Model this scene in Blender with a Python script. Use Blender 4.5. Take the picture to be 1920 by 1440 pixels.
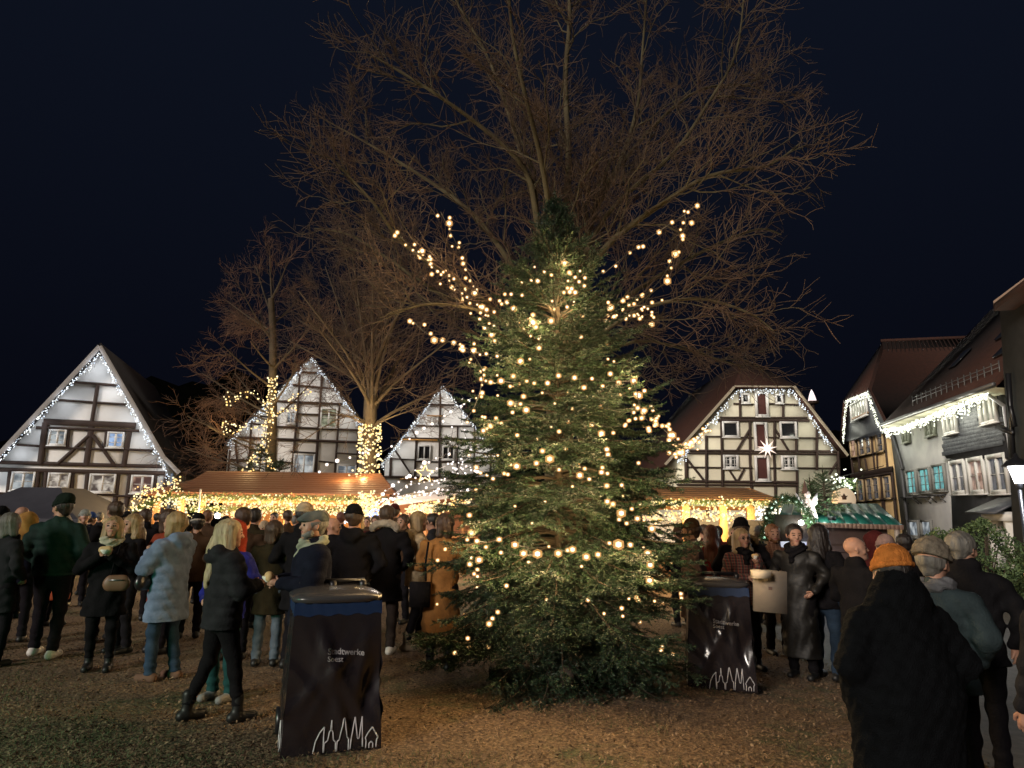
import bpy, math, random
import numpy as np
from mathutils import Vector, Matrix
random.seed(7); RNG = np.random.default_rng(7)
for o in list(bpy.data.objects): bpy.data.objects.remove(o)
scene = bpy.context.scene
COL = scene.collection
R = math.radians

# ------------------------------------------------------------------ camera
F = 1280.0; PITCH = math.atan(240/1280); ROLL = 0.010; HC = 1.70
cam_d = bpy.data.cameras.new('camera'); cam = bpy.data.objects.new('camera', cam_d); COL.objects.link(cam)
cam_d.sensor_width = 36; cam_d.lens = 24; cam_d.clip_end = 2000; cam_d.clip_start = .05
_f = Vector((0, math.cos(PITCH), math.sin(PITCH))); _r0 = Vector((1, 0, 0)); _u0 = Vector((0, -math.sin(PITCH), math.cos(PITCH)))
_u = _u0*math.cos(ROLL) - _r0*math.sin(ROLL); _r = _r0*math.cos(ROLL) + _u0*math.sin(ROLL)
M3 = Matrix((_r, _u, -_f)).transposed()
cam.matrix_world = Matrix.Translation((0, 0, HC)) @ M3.to_4x4()
scene.camera = cam
CAMP = Vector((0, 0, HC))

# ------------------------------------------------------------------ sky, light, exposure
world = bpy.data.worlds.new('World'); scene.world = world; world.use_nodes = True
wn = world.node_tree; wn.nodes.clear()
wo = wn.nodes.new('ShaderNodeOutputWorld'); wb = wn.nodes.new('ShaderNodeBackground')
tc = wn.nodes.new('ShaderNodeTexCoord'); sx = wn.nodes.new('ShaderNodeSeparateXYZ'); rp = wn.nodes.new('ShaderNodeValToRGB')
wn.links.new(tc.outputs['Generated'], sx.inputs[0]); wn.links.new(sx.outputs['Z'], rp.inputs[0])
rp.color_ramp.elements[0].position = 0.0; rp.color_ramp.elements[0].color = (.0013, .0014, .0031, 1)
rp.color_ramp.elements[1].position = .62; rp.color_ramp.elements[1].color = (.0030, .0044, .0092, 1)
wn.links.new(rp.outputs[0], wb.inputs[0]); wb.inputs[1].default_value = 1.0
wn.links.new(wb.outputs[0], wo.inputs[0])
FILL_E = 20; FILL_A = -38
sd = bpy.data.lights.new('night_fill', 'SUN'); sd.energy = 1.8; sd.angle = R(14); sd.color = (1, .90, .80)  # added frontal fill at night, standing in for the market lamps
so = bpy.data.objects.new('night_fill', sd); COL.objects.link(so)
_d = Vector((math.sin(R(-FILL_A))*math.cos(R(FILL_E)), math.cos(R(-FILL_A))*math.cos(R(FILL_E)), -math.sin(R(FILL_E))))
so.rotation_euler = _d.to_track_quat('-Z', 'Y').to_euler(); so.location = (-5, -20, 12)
vs = scene.view_settings; vs.view_transform = 'Standard'; vs.look = 'None'; vs.exposure = 0.5; vs.gamma = 1
try: vs.use_curve_mapping = False
except Exception: pass
scene.render.engine = 'CYCLES'
scene.cycles.max_bounces = 5; scene.cycles.diffuse_bounces = 2; scene.cycles.glossy_bounces = 2
scene.cycles.sample_clamp_indirect = 2.0; scene.cycles.use_light_tree = True
scene.cycles.caustics_reflective = False; scene.cycles.caustics_refractive = False

# ------------------------------------------------------------------ helpers
def gz(x):
    t = min(1, max(0, x/7.0)); return -.45*t*t*(3-2*t)
def ray(px, py): return (M3 @ Vector(((px-960)/F, (720-py)/F, -1.0)))
def at(px, py, Y):
    d = ray(px, py); return CAMP + d*(Y/d.y)
def gp(px, py):
    d = ray(px, py); z = 0
    for _ in range(8):
        p = CAMP + d*((z-HC)/d.z); z = gz(p.x)
    return p
def tag(o, label=None, cat=None, group=None, kind=None):
    if label: o['label'] = label
    if cat: o['category'] = cat
    if group: o['group'] = group
    if kind: o['kind'] = kind
    return o
def thing(name, label, cat, loc=(0, 0, 0), rz=0, group=None, scale=1):
    o = bpy.data.objects.new(name, None); COL.objects.link(o); o.location = loc; o.rotation_euler = (0, 0, rz); o.scale = (scale,)*3
    o.empty_display_size = .2
    return tag(o, label, cat, group)
def link(name, me, parent=None, mw=None):
    o = bpy.data.objects.new(name, me); COL.objects.link(o)
    if parent: o.parent = parent
    if mw is not None: o.matrix_local = mw
    return o
def meshnp(name, V, faces, mat=None, smooth=False, midx=None):
    """V (n,3); faces: (m,k) array or list of such arrays"""
    me = bpy.data.meshes.new(name)
    if not isinstance(faces, (list, tuple)): faces = [faces]
    faces = [np.asarray(f, dtype=np.int32) for f in faces if len(f)]
    V = np.asarray(V, dtype=np.float32)
    me.vertices.add(len(V)); me.vertices.foreach_set('co', V.ravel())
    nl = sum(f.size for f in faces); nf = sum(len(f) for f in faces)
    me.loops.add(nl); me.loops.foreach_set('vertex_index', np.concatenate([f.ravel() for f in faces]))
    tot = np.concatenate([np.full(len(f), f.shape[1], dtype=np.int32) for f in faces])
    st = np.concatenate([[0], np.cumsum(tot)[:-1]]).astype(np.int32)
    me.polygons.add(nf); me.polygons.foreach_set('loop_start', st); me.polygons.foreach_set('loop_total', tot)
    if smooth: me.polygons.foreach_set('use_smooth', np.ones(nf, dtype=bool))
    if midx is not None: me.polygons.foreach_set('material_index', np.asarray(midx, dtype=np.int32))
    me.update(calc_edges=True)
    if mat is not None:
        for m in (mat if isinstance(mat, (list, tuple)) else [mat]): me.materials.append(m)
    return me

_mc = {}
def mat(name, col, rough=.8, col2=None, nscale=6, bump=0, bscale=30, metal=0, emis=None, estr=0, spec=.4, coat=0, wave=None, stretch=None):
    if name in _mc: return _mc[name]
    m = bpy.data.materials.new(name); m.use_nodes = True; nt = m.node_tree; b = nt.nodes['Principled BSDF']
    b.inputs['Base Color'].default_value = (*col, 1); b.inputs['Roughness'].default_value = rough; b.inputs['Metallic'].default_value = metal
    b.inputs['Specular IOR Level'].default_value = spec
    if coat: b.inputs['Coat Weight'].default_value = coat
    t = nt.nodes.new('ShaderNodeTexCoord'); mp = nt.nodes.new('ShaderNodeMapping'); nt.links.new(t.outputs['Object'], mp.inputs[0])
    if stretch: mp.inputs['Scale'].default_value = stretch
    if col2 is not None:
        n = nt.nodes.new('ShaderNodeTexNoise'); n.inputs['Scale'].default_value = nscale; n.inputs['Detail'].default_value = 4
        nt.links.new(mp.outputs[0], n.inputs[0])
        r_ = nt.nodes.new('ShaderNodeValToRGB'); r_.color_ramp.elements[0].position = .35; r_.color_ramp.elements[1].position = .65
        r_.color_ramp.elements[0].color = (*col, 1); r_.color_ramp.elements[1].color = (*col2, 1)
        nt.links.new(n.outputs[0], r_.inputs[0]); nt.links.new(r_.outputs[0], b.inputs['Base Color'])
    if bump:
        n = nt.nodes.new('ShaderNodeTexNoise'); n.inputs['Scale'].default_value = bscale; n.inputs['Detail'].default_value = 5
        nt.links.new(mp.outputs[0], n.inputs[0])
        bp = nt.nodes.new('ShaderNodeBump'); bp.inputs['Strength'].default_value = bump; bp.inputs['Distance'].default_value = .02
        nt.links.new(n.outputs[0], bp.inputs['Height']); nt.links.new(bp.outputs[0], b.inputs['Normal'])
    if emis:
        b.inputs['Emission Color'].default_value = (*emis, 1); b.inputs['Emission Strength'].default_value = estr
        m.cycles.emission_sampling = 'NONE'
    _mc[name] = m; return m
def bulbmat(name, c1, c2, s):
    """lit bulbs; every bulb of a mesh gets its own tint through a coarse noise"""
    if name in _mc: return _mc[name]
    m = bpy.data.materials.new(name); m.use_nodes = True; nt = m.node_tree; nt.nodes.clear()
    o = nt.nodes.new('ShaderNodeOutputMaterial'); e = nt.nodes.new('ShaderNodeEmission'); t = nt.nodes.new('ShaderNodeNewGeometry')
    n = nt.nodes.new('ShaderNodeTexNoise'); n.inputs['Scale'].default_value = 9; n.inputs['Detail'].default_value = 1
    r_ = nt.nodes.new('ShaderNodeValToRGB'); r_.color_ramp.elements[0].position = .38; r_.color_ramp.elements[1].position = .62
    r_.color_ramp.elements[0].color = (*c1, 1); r_.color_ramp.elements[1].color = (*c2, 1)
    nt.links.new(t.outputs['Position'], n.inputs[0]); nt.links.new(n.outputs[0], r_.inputs[0]); nt.links.new(r_.outputs[0], e.inputs[0])
    e.inputs[1].default_value = s; nt.links.new(e.outputs[0], o.inputs[0]); m.cycles.emission_sampling = 'NONE'
    _mc[name] = m; return m

def lamp(loc, power, col, parent=None, r=.15, name='bulb_light'):
    l = bpy.data.lights.new(name, 'POINT'); l.energy = power; l.color = col; l.shadow_soft_size = r
    o = bpy.data.objects.new(name, l); COL.objects.link(o)
    if parent: o.parent = parent
    o.location = loc
    return o

# unit cube shared per material (sub pieces are scaled copies of one mesh)
_cube = {}
CV = np.array([[x, y, z] for x in (-.5, .5) for y in (-.5, .5) for z in (-.5, .5)], float)
CF = np.array([[0, 1, 3, 2], [4, 6, 7, 5], [0, 4, 5, 1], [2, 3, 7, 6], [0, 2, 6, 4], [1, 5, 7, 3]])
def cube(m):
    if m.name not in _cube: _cube[m.name] = meshnp('block', CV, CF, m)
    return _cube[m.name]
def piece(name, parent, c, size, m, rot=None):
    mw = Matrix.Translation(c) @ (rot.to_4x4() if rot else Matrix.Identity(4)) @ Matrix.Diagonal((*size, 1))
    return link(name, cube(m), parent, mw)
class MB:
    """collects boxes / bars / tubes / polys and links them as one mesh"""
    def __init__(s): s.V = []; s.F = {}; s.n = 0
    def add(s, V, Fs):
        V = np.asarray(V, float); s.V.append(V)
        for f in (Fs if isinstance(Fs, list) else [Fs]):
            f = np.asarray(f); s.F.setdefault(f.shape[1], []).append(f + s.n)
        s.n += len(V); return s
    def box(s, c, size, rot=None):
        V = CV*np.array(size)
        if rot is not None: V = V @ np.array(rot.to_3x3()).T
        return s.add(V + np.array(c), CF)
    def bar(s, a, b, w, d, up=(0, 0, 1)):
        a = Vector(a); b = Vector(b); x = (b-a); L = x.length; x.normalize(); y = Vector(up).cross(x)
        if y.length < 1e-4: y = Vector((0, 1, 0)).cross(x)
        y.normalize(); z = x.cross(y); rot = Matrix((x, y, z)).transposed()
        return s.box((a+b)/2, (L, d, w), rot)
    def tube(s, pts, rad, n=6, cap=True):
        P = np.asarray(pts, float); rad = np.broadcast_to(np.asarray(rad, float), (len(P),))
        T = np.gradient(P, axis=0); T /= np.linalg.norm(T, axis=1, keepdims=True)+1e-9
        ref = np.array([0, 0, 1.]) if abs(T[0][2]) < .9 else np.array([1., 0, 0])
        A = np.cross(T, ref); A /= np.linalg.norm(A, axis=1, keepdims=True)+1e-9; B = np.cross(T, A)
        an = np.arange(n)*2*math.pi/n
        V = P[:, None, :] + rad[:, None, None]*(np.cos(an)[None, :, None]*A[:, None, :] + np.sin(an)[None, :, None]*B[:, None, :])
        V = V.reshape(-1, 3); Q = []
        for i in range(len(P)-1):
            for k in range(n):
                Q.append([i*n+k, i*n+(k+1) % n, (i+1)*n+(k+1) % n, (i+1)*n+k])
        fs = [np.array(Q)]
        if cap and n > 2:
            m0 = len(V); V = np.vstack([V, P[0], P[-1]]); l = (len(P)-1)*n
            fs.append(np.array([[m0, (k+1) % n, k] for k in range(n)] + [[m0+1, l+k, l+(k+1) % n] for k in range(n)]))
        return s.add(V, fs)
    def prism(s, poly, y0, y1):
        """poly in (x,z), extruded from y0 to y1"""
        n = len(poly); V = [(x, y0, z) for x, z in poly] + [(x, y1, z) for x, z in poly]
        s.add(V, [np.array([[i, (i+1) % n, n+(i+1) % n, n+i] for i in range(n)])])
        b = s.n - 2*n
        s.F.setdefault(n, []).append(np.array([[b+i for i in range(n)][::-1], [b+n+i for i in range(n)]]))
        return s
    def lathe(s, prof, c=(0, 0, 0), n=12):
        V = []; Q = []
        for r_, z in prof:
            for k in range(n): V.append((c[0]+r_*math.cos(k*2*math.pi/n), c[1]+r_*math.sin(k*2*math.pi/n), c[2]+z))
        for i in range(len(prof)-1):
            for k in range(n): Q.append([i*n+k, i*n+(k+1) % n, (i+1)*n+(k+1) % n, (i+1)*n+k])
        return s.add(V, np.array(Q))
    def build(s, name, m, parent=None, smooth=False, kind=None):
        if not s.V: return None
        me = meshnp(name, np.vstack(s.V), [np.vstack(v) for v in s.F.values()], m, smooth)
        o = link(name, me, parent)
        if kind: o['kind'] = kind
        return o

ICO = None
def ico():
    global ICO
    if ICO is None:
        t = (1+5**.5)/2
        V = np.array([(-1, t, 0), (1, t, 0), (-1, -t, 0), (1, -t, 0), (0, -1, t), (0, 1, t), (0, -1, -t), (0, 1, -t), (t, 0, -1), (t, 0, 1), (-t, 0, -1), (-t, 0, 1)], float)
        V /= np.linalg.norm(V[0])
        Fc = np.array([(0, 11, 5), (0, 5, 1), (0, 1, 7), (0, 7, 10), (0, 10, 11), (1, 5, 9), (5, 11, 4), (11, 10, 2), (10, 7, 6), (7, 1, 8), (3, 9, 4), (3, 4, 2), (3, 2, 6), (3, 6, 8), (3, 8, 9), (4, 9, 5), (2, 4, 11), (6, 2, 10), (8, 6, 7), (9, 8, 1)])
        ICO = (V, Fc)
    return ICO
def halomat():  # weak see-through emission that imitates the halo of a lit bulb
    if 'amber_halo' in _mc: return _mc['amber_halo']
    m = bpy.data.materials.new('amber_halo'); m.use_nodes = True; nt = m.node_tree; nt.nodes.clear()
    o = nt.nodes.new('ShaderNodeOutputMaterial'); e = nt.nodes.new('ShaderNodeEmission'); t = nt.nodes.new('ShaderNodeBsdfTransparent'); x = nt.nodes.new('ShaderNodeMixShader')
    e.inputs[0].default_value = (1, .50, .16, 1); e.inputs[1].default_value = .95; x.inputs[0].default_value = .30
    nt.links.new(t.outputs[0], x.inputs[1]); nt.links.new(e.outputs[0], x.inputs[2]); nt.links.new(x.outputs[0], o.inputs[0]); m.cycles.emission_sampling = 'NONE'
    _mc['amber_halo'] = m; return m
def bulbs(name, P, r, m, parent=None, kind='stuff', shell=0):
    V, Fc = ico(); P = np.asarray(P, float); n = len(P)
    rr = np.broadcast_to(np.asarray(r, float), (n,))
    VV = (P[:, None, :] + V[None]*rr[:, None, None]).reshape(-1, 3)
    FF = (Fc[None] + (np.arange(n)*12)[:, None, None]).reshape(-1, 3)
    o = link(name, meshnp(name, VV, FF, m, True), parent)
    if kind: o['kind'] = kind
    if shell:       # shell added round each bulb to imitate an amber halo
        VV = (P[:, None, :] + V[None]*rr[:, None, None]*shell).reshape(-1, 3)
        o2 = link('halo_shells', meshnp('halo_shells', VV, FF, halomat(), True), parent); o2['kind'] = 'stuff'
    return o
def poly_pts(pts, step, jit=0):
    """points every `step` along a 3d polyline"""
    P = [np.array(p, float) for p in pts]; out = []; carry = 0
    for a, b in zip(P[:-1], P[1:]):
        L = np.linalg.norm(b-a); s_ = carry
        while s_ < L:
            out.append(a+(b-a)*s_/L); s_ += step*random.uniform(.7, 1.3)
        carry = s_-L
    out = np.array(out)
    return out + RNG.normal(0, 1, out.shape)*jit if jit else out

# ------------------------------------------------------------------ common materials
M_timber = mat('dark_timber', (.030, .017, .013), .7, (.050, .028, .020), 5, .4, 40)
M_plaster = mat('white_plaster', (.80, .78, .75), .9, (.72, .70, .67), 1.2, .25, 25)
M_cream = mat('cream_plaster', (.70, .65, .50), .9, (.64, .60, .47), 1.2, .25, 25)
M_white = mat('white_paint', (.72, .71, .69), .5, (.64, .63, .61), 3)
M_verge = mat('verge_board', (.36, .35, .36), .7, (.30, .29, .29), 3)
M_glassdark = mat('dark_window_glass', (.02, .022, .025), .08, spec=.8)
M_roofred = mat('red_roof_tile', (.055, .020, .013), .85, (.036, .015, .010), 7, .5, 30)
M_roofdark = mat('dark_roof_tile', (.018, .012, .010), .9, (.010, .008, .007), 7, .5, 30)
M_reddoor = mat('dark_red_shutter', (.075, .022, .018), .6, (.06, .018, .015), 9)
M_wood = mat('stall_wood', (.34, .165, .065), .6, (.27, .125, .048), 4, .2, 30, stretch=(1, 1, 6))
M_plank = mat('stall_roof_plank', (.21, .085, .036), .6, (.16, .062, .028), 5, .2, 30, stretch=(1, 6, 6))
M_wire = mat('black_cable', (.01, .01, .01), .6)
M_slate = mat('slate', (.055, .062, .078), .45, (.085, .092, .108), 3, .3, 30, spec=.6)
M_slate2 = mat('dark_slate', (.028, .030, .036), .5, (.045, .048, .056), 3, .3, 30)
M_grey = mat('grey_plaster', (.33, .33, .335), .95, (.43, .43, .42), 1.1, .4, 18)
M_yellow = mat('ochre_plaster', (.62, .42, .20), .9, (.68, .48, .25), 1.5, .2, 25)
M_metal = mat('grey_metal', (.3, .3, .31), .35, metal=.8)
M_black = mat('black_plastic', (.012, .012, .014), .35, spec=.5)
E_warm = bulbmat('warm_bulb_glow', (1.0, .66, .32), (1.0, .84, .55), 2.6)
E_gold = bulbmat('golden_bulb_glow', (1.0, .58, .17), (1.0, .84, .48), 1.35)
E_white = bulbmat('cool_bulb_glow', (.72, .84, 1.0), (1.0, 1.0, .92), 1.3)
E_fest = bulbmat('festoon_bulb_glow', (1.0, .80, .66), (1.0, .94, .92), 1.6)
E_lime = bulbmat('white_icicle_glow', (.93, 1.0, .68), (1.0, 1.0, .90), 1.6)
# ------------------------------------------------------------------ facades traced onto real upright planes
def panemat(name, c1, c2, s, scale=3.0):
    if name in _mc: return _mc[name]
    m = mat(name, (.02, .02, .025), .15, spec=.6); nt = m.node_tree; b = nt.nodes['Principled BSDF']
    t = nt.nodes.new('ShaderNodeTexCoord'); n = nt.nodes.new('ShaderNodeTexNoise'); n.inputs['Scale'].default_value = scale; n.inputs['Detail'].default_value = 3
    r_ = nt.nodes.new('ShaderNodeValToRGB'); r_.color_ramp.elements[0].position = .40; r_.color_ramp.elements[1].position = .62
    r_.color_ramp.elements[0].color = (*c1, 1); r_.color_ramp.elements[1].color = (*c2, 1)
    g = nt.nodes.new('ShaderNodeNewGeometry')
    nt.links.new(g.outputs['Position'], n.inputs[0]); nt.links.new(n.outputs[0], r_.inputs[0]); nt.links.new(r_.outputs[0], b.inputs['Emission Color'])
    b.inputs['Emission Strength'].default_value = s; m.cycles.emission_sampling = 'NONE'
    return m
P_dim = panemat('dim_pane', (.05, .06, .08), (.20, .22, .27), .22, 3)
P_blue = panemat('blue_lit_pane', (.16, .24, .40), (.36, .50, .75), .75)
P_pale = panemat('pale_lit_pane', (.10, .12, .14), (.50, .54, .55), .6, 2.2)
P_room = panemat('room_lit_pane', (.08, .06, .05), (.62, .55, .46), .7, 3.2)
P_warm = panemat('warm_lit_pane', (.10, .05, .04), (.48, .30, .22), .6, 3)
P_teal = panemat('teal_lit_pane', (.10, .25, .26), (.16, .48, .46), .8, 4)
P_olive = panemat('curtained_pane', (.14, .15, .09), (.42, .43, .30), .55, 6)

class Fac:
    def __init__(s, px, Y, yaw, tr=(1, 0, 0)):
        p = at(px, 960, Y); s.P = Vector((p.x, p.y, 0)); s.yaw = yaw
        s.U = Vector((math.cos(yaw), math.sin(yaw), 0)); s.B = Vector((-math.sin(yaw), math.cos(yaw), 0)); s.tr = tr; s.k = 0; s.bw = 1.0
    def T(s, x, y): a, bx, by = s.tr; return x/a+bx, y/a+by
    def loc(s, x, y, back=0, raw=False):
        px, py = (x, y) if raw else s.T(x, y)
        d = ray(px, py); P0 = s.P + s.B*back
        t = (P0-CAMP).dot(s.B)/d.dot(s.B); p = CAMP+d*t; s.last = (p-CAMP).dot(_f)
        return (p-s.P).dot(s.U), p.z
    def house(s, name, label, cat='house'):
        s.root = thing(name, label, cat, s.P, s.yaw); return s.root
    def obj(s, name, label, cat, group=None): return thing(name, label, cat, s.P, s.yaw, group)
    def beam(s, x1, y1, x2, y2, w, m=None, name='beam', y=0, d=.12):
        w = w*s.bw
        a = s.loc(x1, y1, y); b = s.loc(x2, y2, y); wm = w/s.tr[0]*s.last/F
        v = Vector((b[0]-a[0], 0, b[1]-a[1])); L = v.length; v.normalize()
        rot = Matrix((v, Vector((0, 1, 0)), Vector((-v.z, 0, v.x)))).transposed()
        s.k += 1; off = y-.02-(s.k % 9)*.0025
        return piece(name, s.root, ((a[0]+b[0])/2, off, (a[1]+b[1])/2), (L, d, max(.02, wm)), m or M_timber, rot)
    def beams(s, L, **k):
        for b in L: s.beam(*b, **k)
    def window(s, x1, y1, x2, y2, cols, rows, pane, fm=None, fw=.07, leaf=2, y=0, surround=None):
        a = s.loc(x1, y2, y); b = s.loc(x2, y1, y); c = s.loc(x1, y1, y); d_ = s.loc(x2, y2, y)
        xa, xb = (a[0]+c[0])/2, (b[0]+d_[0])/2; za, zb = (a[1]+d_[1])/2, (b[1]+c[1])/2
        if xa > xb: xa, xb = xb, xa
        w, h = xb-xa, zb-za; fm = fm or M_white; mb = MB()
        for xx in (xa+fw/2, xb-fw/2): mb.box((xx, -.06, (za+zb)/2), (fw, .12, h))
        for zz in (za+fw/2, zb-fw/2): mb.box(((xa+xb)/2, -.062, zz), (w-2*fw, .112, fw))
        mb.box(((xa+xb)/2, -.075, za-.02), (w+.06, .16, .04))
        for i in range(1, leaf): mb.box((xa+w*i/leaf, -.055, (za+zb)/2), (fw*1.0, .09, h-2*fw))
        lw = w/leaf
        for i in range(leaf):
            for j in range(1, cols): mb.box((xa+lw*i+lw*j/cols, -.045, (za+zb)/2), (.022, .05, h-2*fw))
        for j in range(1, rows): mb.box(((xa+xb)/2, -.046, za+h*j/rows), (w-2*fw, .05, .022))
        fr = mb.build('window', fm, s.root); fr.location = (0, y, 0)
        for i in range(leaf):
            pn = piece('pane', fr, (xa+lw*(i+.5), -.012, (za+zb)/2), (lw-.03, .02, h-.05), pane)
        return fr
    def wall(s, poly, depth, m, name='wall', y0=0, base=-1.2, ends=True):
        P = [s.loc(x, y, y0) for x, y in poly]
        P = [(x, z) for x, z in P]
        if ends: P = P + [(P[-1][0], base), (P[0][0], base)]
        return MB().prism(P, y0, y0+depth).build(name, m, s.root)
def roofslab(polys, t, name, m, parent):
    """solid slabs from 3d polygons, t thick (downwards)"""
    mb = MB()
    for P in polys:
        n = len(P); V = [tuple(p) for p in P] + [(p[0], p[1], p[2]-t) for p in P]
        mb.add(V, [np.array([list(range(n))]), np.array([[n+i for i in range(n)][::-1]]), np.array([[i, n+i, n+(i+1) % n, (i+1) % n] for i in range(n)])])
    return mb.build(name, m, parent)
def icicles(fac, lines, label, m, group, y=-.45, drop=.45, step=.07, r=.024, power=10, pcol=(.95, .97, 1), every=1.3, name='light_string'):
    root = fac.obj(name, label, 'fairy lights', group)
    P = []; w = MB(); L3 = []
    for line in lines:
        pts = [(lambda q: (q[0], y, q[1]))(fac.loc(a, b, y)) for a, b in line]
        w.tube(pts, .012, 3)
        for p in poly_pts(pts, step, .02):
            n = random.choice([1, 1, 2, 2, 3, 4, 5]); l = random.uniform(.3, 1)*drop
            for i in range(n): P.append((p[0]+random.gauss(0, .025), p[1]+random.gauss(0, .03), p[2]-l*(i+.3)/5-random.random()*.05))
            if n > 2 and random.random() < .5: w.tube([p, (p[0], p[1], p[2]-l)], .006, 3)
        L3 += list(poly_pts(pts, every))
    w.build('cable', M_wire, root, kind='stuff')
    rr = RNG.uniform(.7, 1.25, len(P))*r
    bulbs('bulbs', P, rr, m, root)
    if power:
        for p in L3: lamp((p[0], p[1]-.12, p[2]-drop*.4), power, pcol, root, .25)
    return root

# ---- house A, left
ZA = (4.0, 0, 620)
A = Fac(160, 27, R(16), ZA); A.bw = .9
A.house('timber_house', 'white half timbered gable house at the far left behind the black tent')
A.wall([(-110, 1010), (750, 150), (1232, 985), (1247, 1075)], 9, M_plaster)
A.beams([(545, 385, 885, 412, 20), (425, 520, 950, 555, 17), (330, 683, 1020, 712, 48), (275, 728, 1045, 752, 22),
 (130, 857, 312, 868, 18), (340, 875, 640, 886, 18), (690, 888, 930, 897, 18), (955, 892, 1150, 900, 18),
 (-110, 985, 1215, 1020, 30), (-110, 1040, 1240, 1070, 34), (-100, 1213, 65, 1222, 18), (60, 1208, 300, 1218, 18), (735, 1225, 880, 1238, 20), (880, 1240, 1225, 1250, 18), (840, 1358, 1220, 1368, 30),
 (735, 412, 692, 683, 26), (345, 690, 305, 1000, 42), (518, 745, 508, 878, 22), (690, 712, 650, 1010, 44), (802, 755, 788, 890, 22), (975, 752, 930, 1018, 38),
 (668, 790, 436, 1000, 26), (700, 785, 862, 1012, 26), (84, 1055, 58, 1290, 34), (290, 1060, 276, 1210, 32), (352, 1062, 340, 1215, 28), (548, 1068, 536, 1215, 30), (662, 1070, 648, 1225, 36), (888, 1078, 858, 1370, 34), (980, 1080, 944, 1370, 34), (1168, 1085, 1142, 1370, 32), (1248, 1075, 1222, 1370, 30)])
A.window(368, 742, 502, 862, 1, 3, P_pale); A.window(806, 760, 934, 880, 1, 3, P_blue)
A.window(88, 1058, 268, 1202, 1, 2, P_pale); A.window(363, 1066, 532, 1184, 1, 2, P_room)
A.window(672, 1074, 872, 1216, 1, 2, P_room); A.window(983, 1083, 1152, 1222, 1, 2, P_warm)
y0 = -.5
prof = [A.loc(x, y, y0) for x, y in [(-180, 1085), (-60, 978), (750, 100), (1232, 940), (1350, 1058)]]
roofslab([[(prof[i][0], y0, prof[i][1]+.05), (prof[i+1][0], y0, prof[i+1][1]+.05), (prof[i+1][0], 9.5, prof[i+1][1]+.05), (prof[i][0], 9.5, prof[i][1]+.05)] for i in range(4)], .16, 'roof', M_roofdark, A.root)
for (x1, y1, x2, y2) in [(-180, 1092, -60, 988), (-60, 988, 750, 118), (750, 118, 1228, 950), (1228, 950, 1345, 1068)]:
    A.beam(x1, y1, x2, y2, 34, M_verge, 'verge_board', y=-.52, d=.04)
icicles(A, [[(-80, 1030), (745, 165)], [(752, 165), (1240, 1000), (1262, 1090)]], 'cool white icicle lights along the rakes of the far left gable', E_white, 'icicle lights along the roof edges', power=9, pcol=(.86, .92, 1), y=-.4)
g = mat('gutter_blue_grey', (.10, .13, .17), .5)
mb = MB(); a = A.loc(1262, 1130, .2); mb.tube([(a[0]+.18, -.1, a[1]+.3), (a[0]+.18, -.1, -.5)], .06, 8); mb.build('drainpipe', g, A.root)

# ---- house B, centre left
ZB = (4.0, 320, 640)
B = Fac(560, 32, R(20), ZB); B.bw = .78
B.house('timber_house', 'white half timbered gable house behind the left bare trees, with icicle lights to its peak')
B.wall([(440, 715), (1058, 130), (1480, 640)], 9, M_plaster)
B.beams([(965, 232, 1140, 238, 16), (860, 322, 1230, 358, 16), (780, 450, 1290, 472, 20), (560, 612, 790, 640, 16), (760, 640, 1440, 668, 18), (495, 722, 1440, 760, 24), (440, 886, 600, 893, 14), (600, 812, 720, 822, 14), (900, 828, 1100, 838, 14), (780, 900, 920, 912, 14), (1110, 900, 1240, 912, 14), (1240, 838, 1420, 850, 14), (950, 545, 1250, 555, 14), (1270, 560, 1400, 572, 14), (640, 560, 760, 570, 12),
 (968, 235, 945, 640, 18), (1135, 235, 1110, 640, 20), (940, 640, 905, 1010, 22), (1108, 640, 1085, 1010, 26), (1268, 470, 1255, 640, 16), (1256, 640, 1228, 1010, 18), (790, 470, 775, 720, 18), (775, 720, 760, 1010, 22), (606, 600, 582, 1010, 20), (1412, 600, 1395, 1010, 18), (478, 735, 510, 980, 18), (450, 735, 432, 980, 16), (1470, 660, 1450, 1010, 20)])
B.window(866, 528, 938, 622, 1, 3, P_pale); B.window(1120, 500, 1250, 650, 1, 2, P_olive)
B.window(918, 845, 1078, 1010, 1, 2, P_pale); B.window(1245, 925, 1390, 1020, 1, 2, P_pale)
prof = [B.loc(x, y, -.4) for x, y in [(405, 760), (1058, 112), (1500, 668)]]
roofslab([[(prof[i][0], -.4, prof[i][1]+.05), (prof[i+1][0], -.4, prof[i+1][1]+.05), (prof[i+1][0], 9.5, prof[i+1][1]+.05), (prof[i][0], 9.5, prof[i][1]+.05)] for i in range(2)], .16, 'roof', M_roofdark, B.root)
icicles(B, [[(430, 760), (1055, 125)], [(1060, 125), (1480, 670)]], 'white icicle lights up both rakes of the gable behind the bare trees', E_white, 'icicle lights along the roof edges', power=10, drop=.55, pcol=(1, .97, .92), y=-.5)

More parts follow.
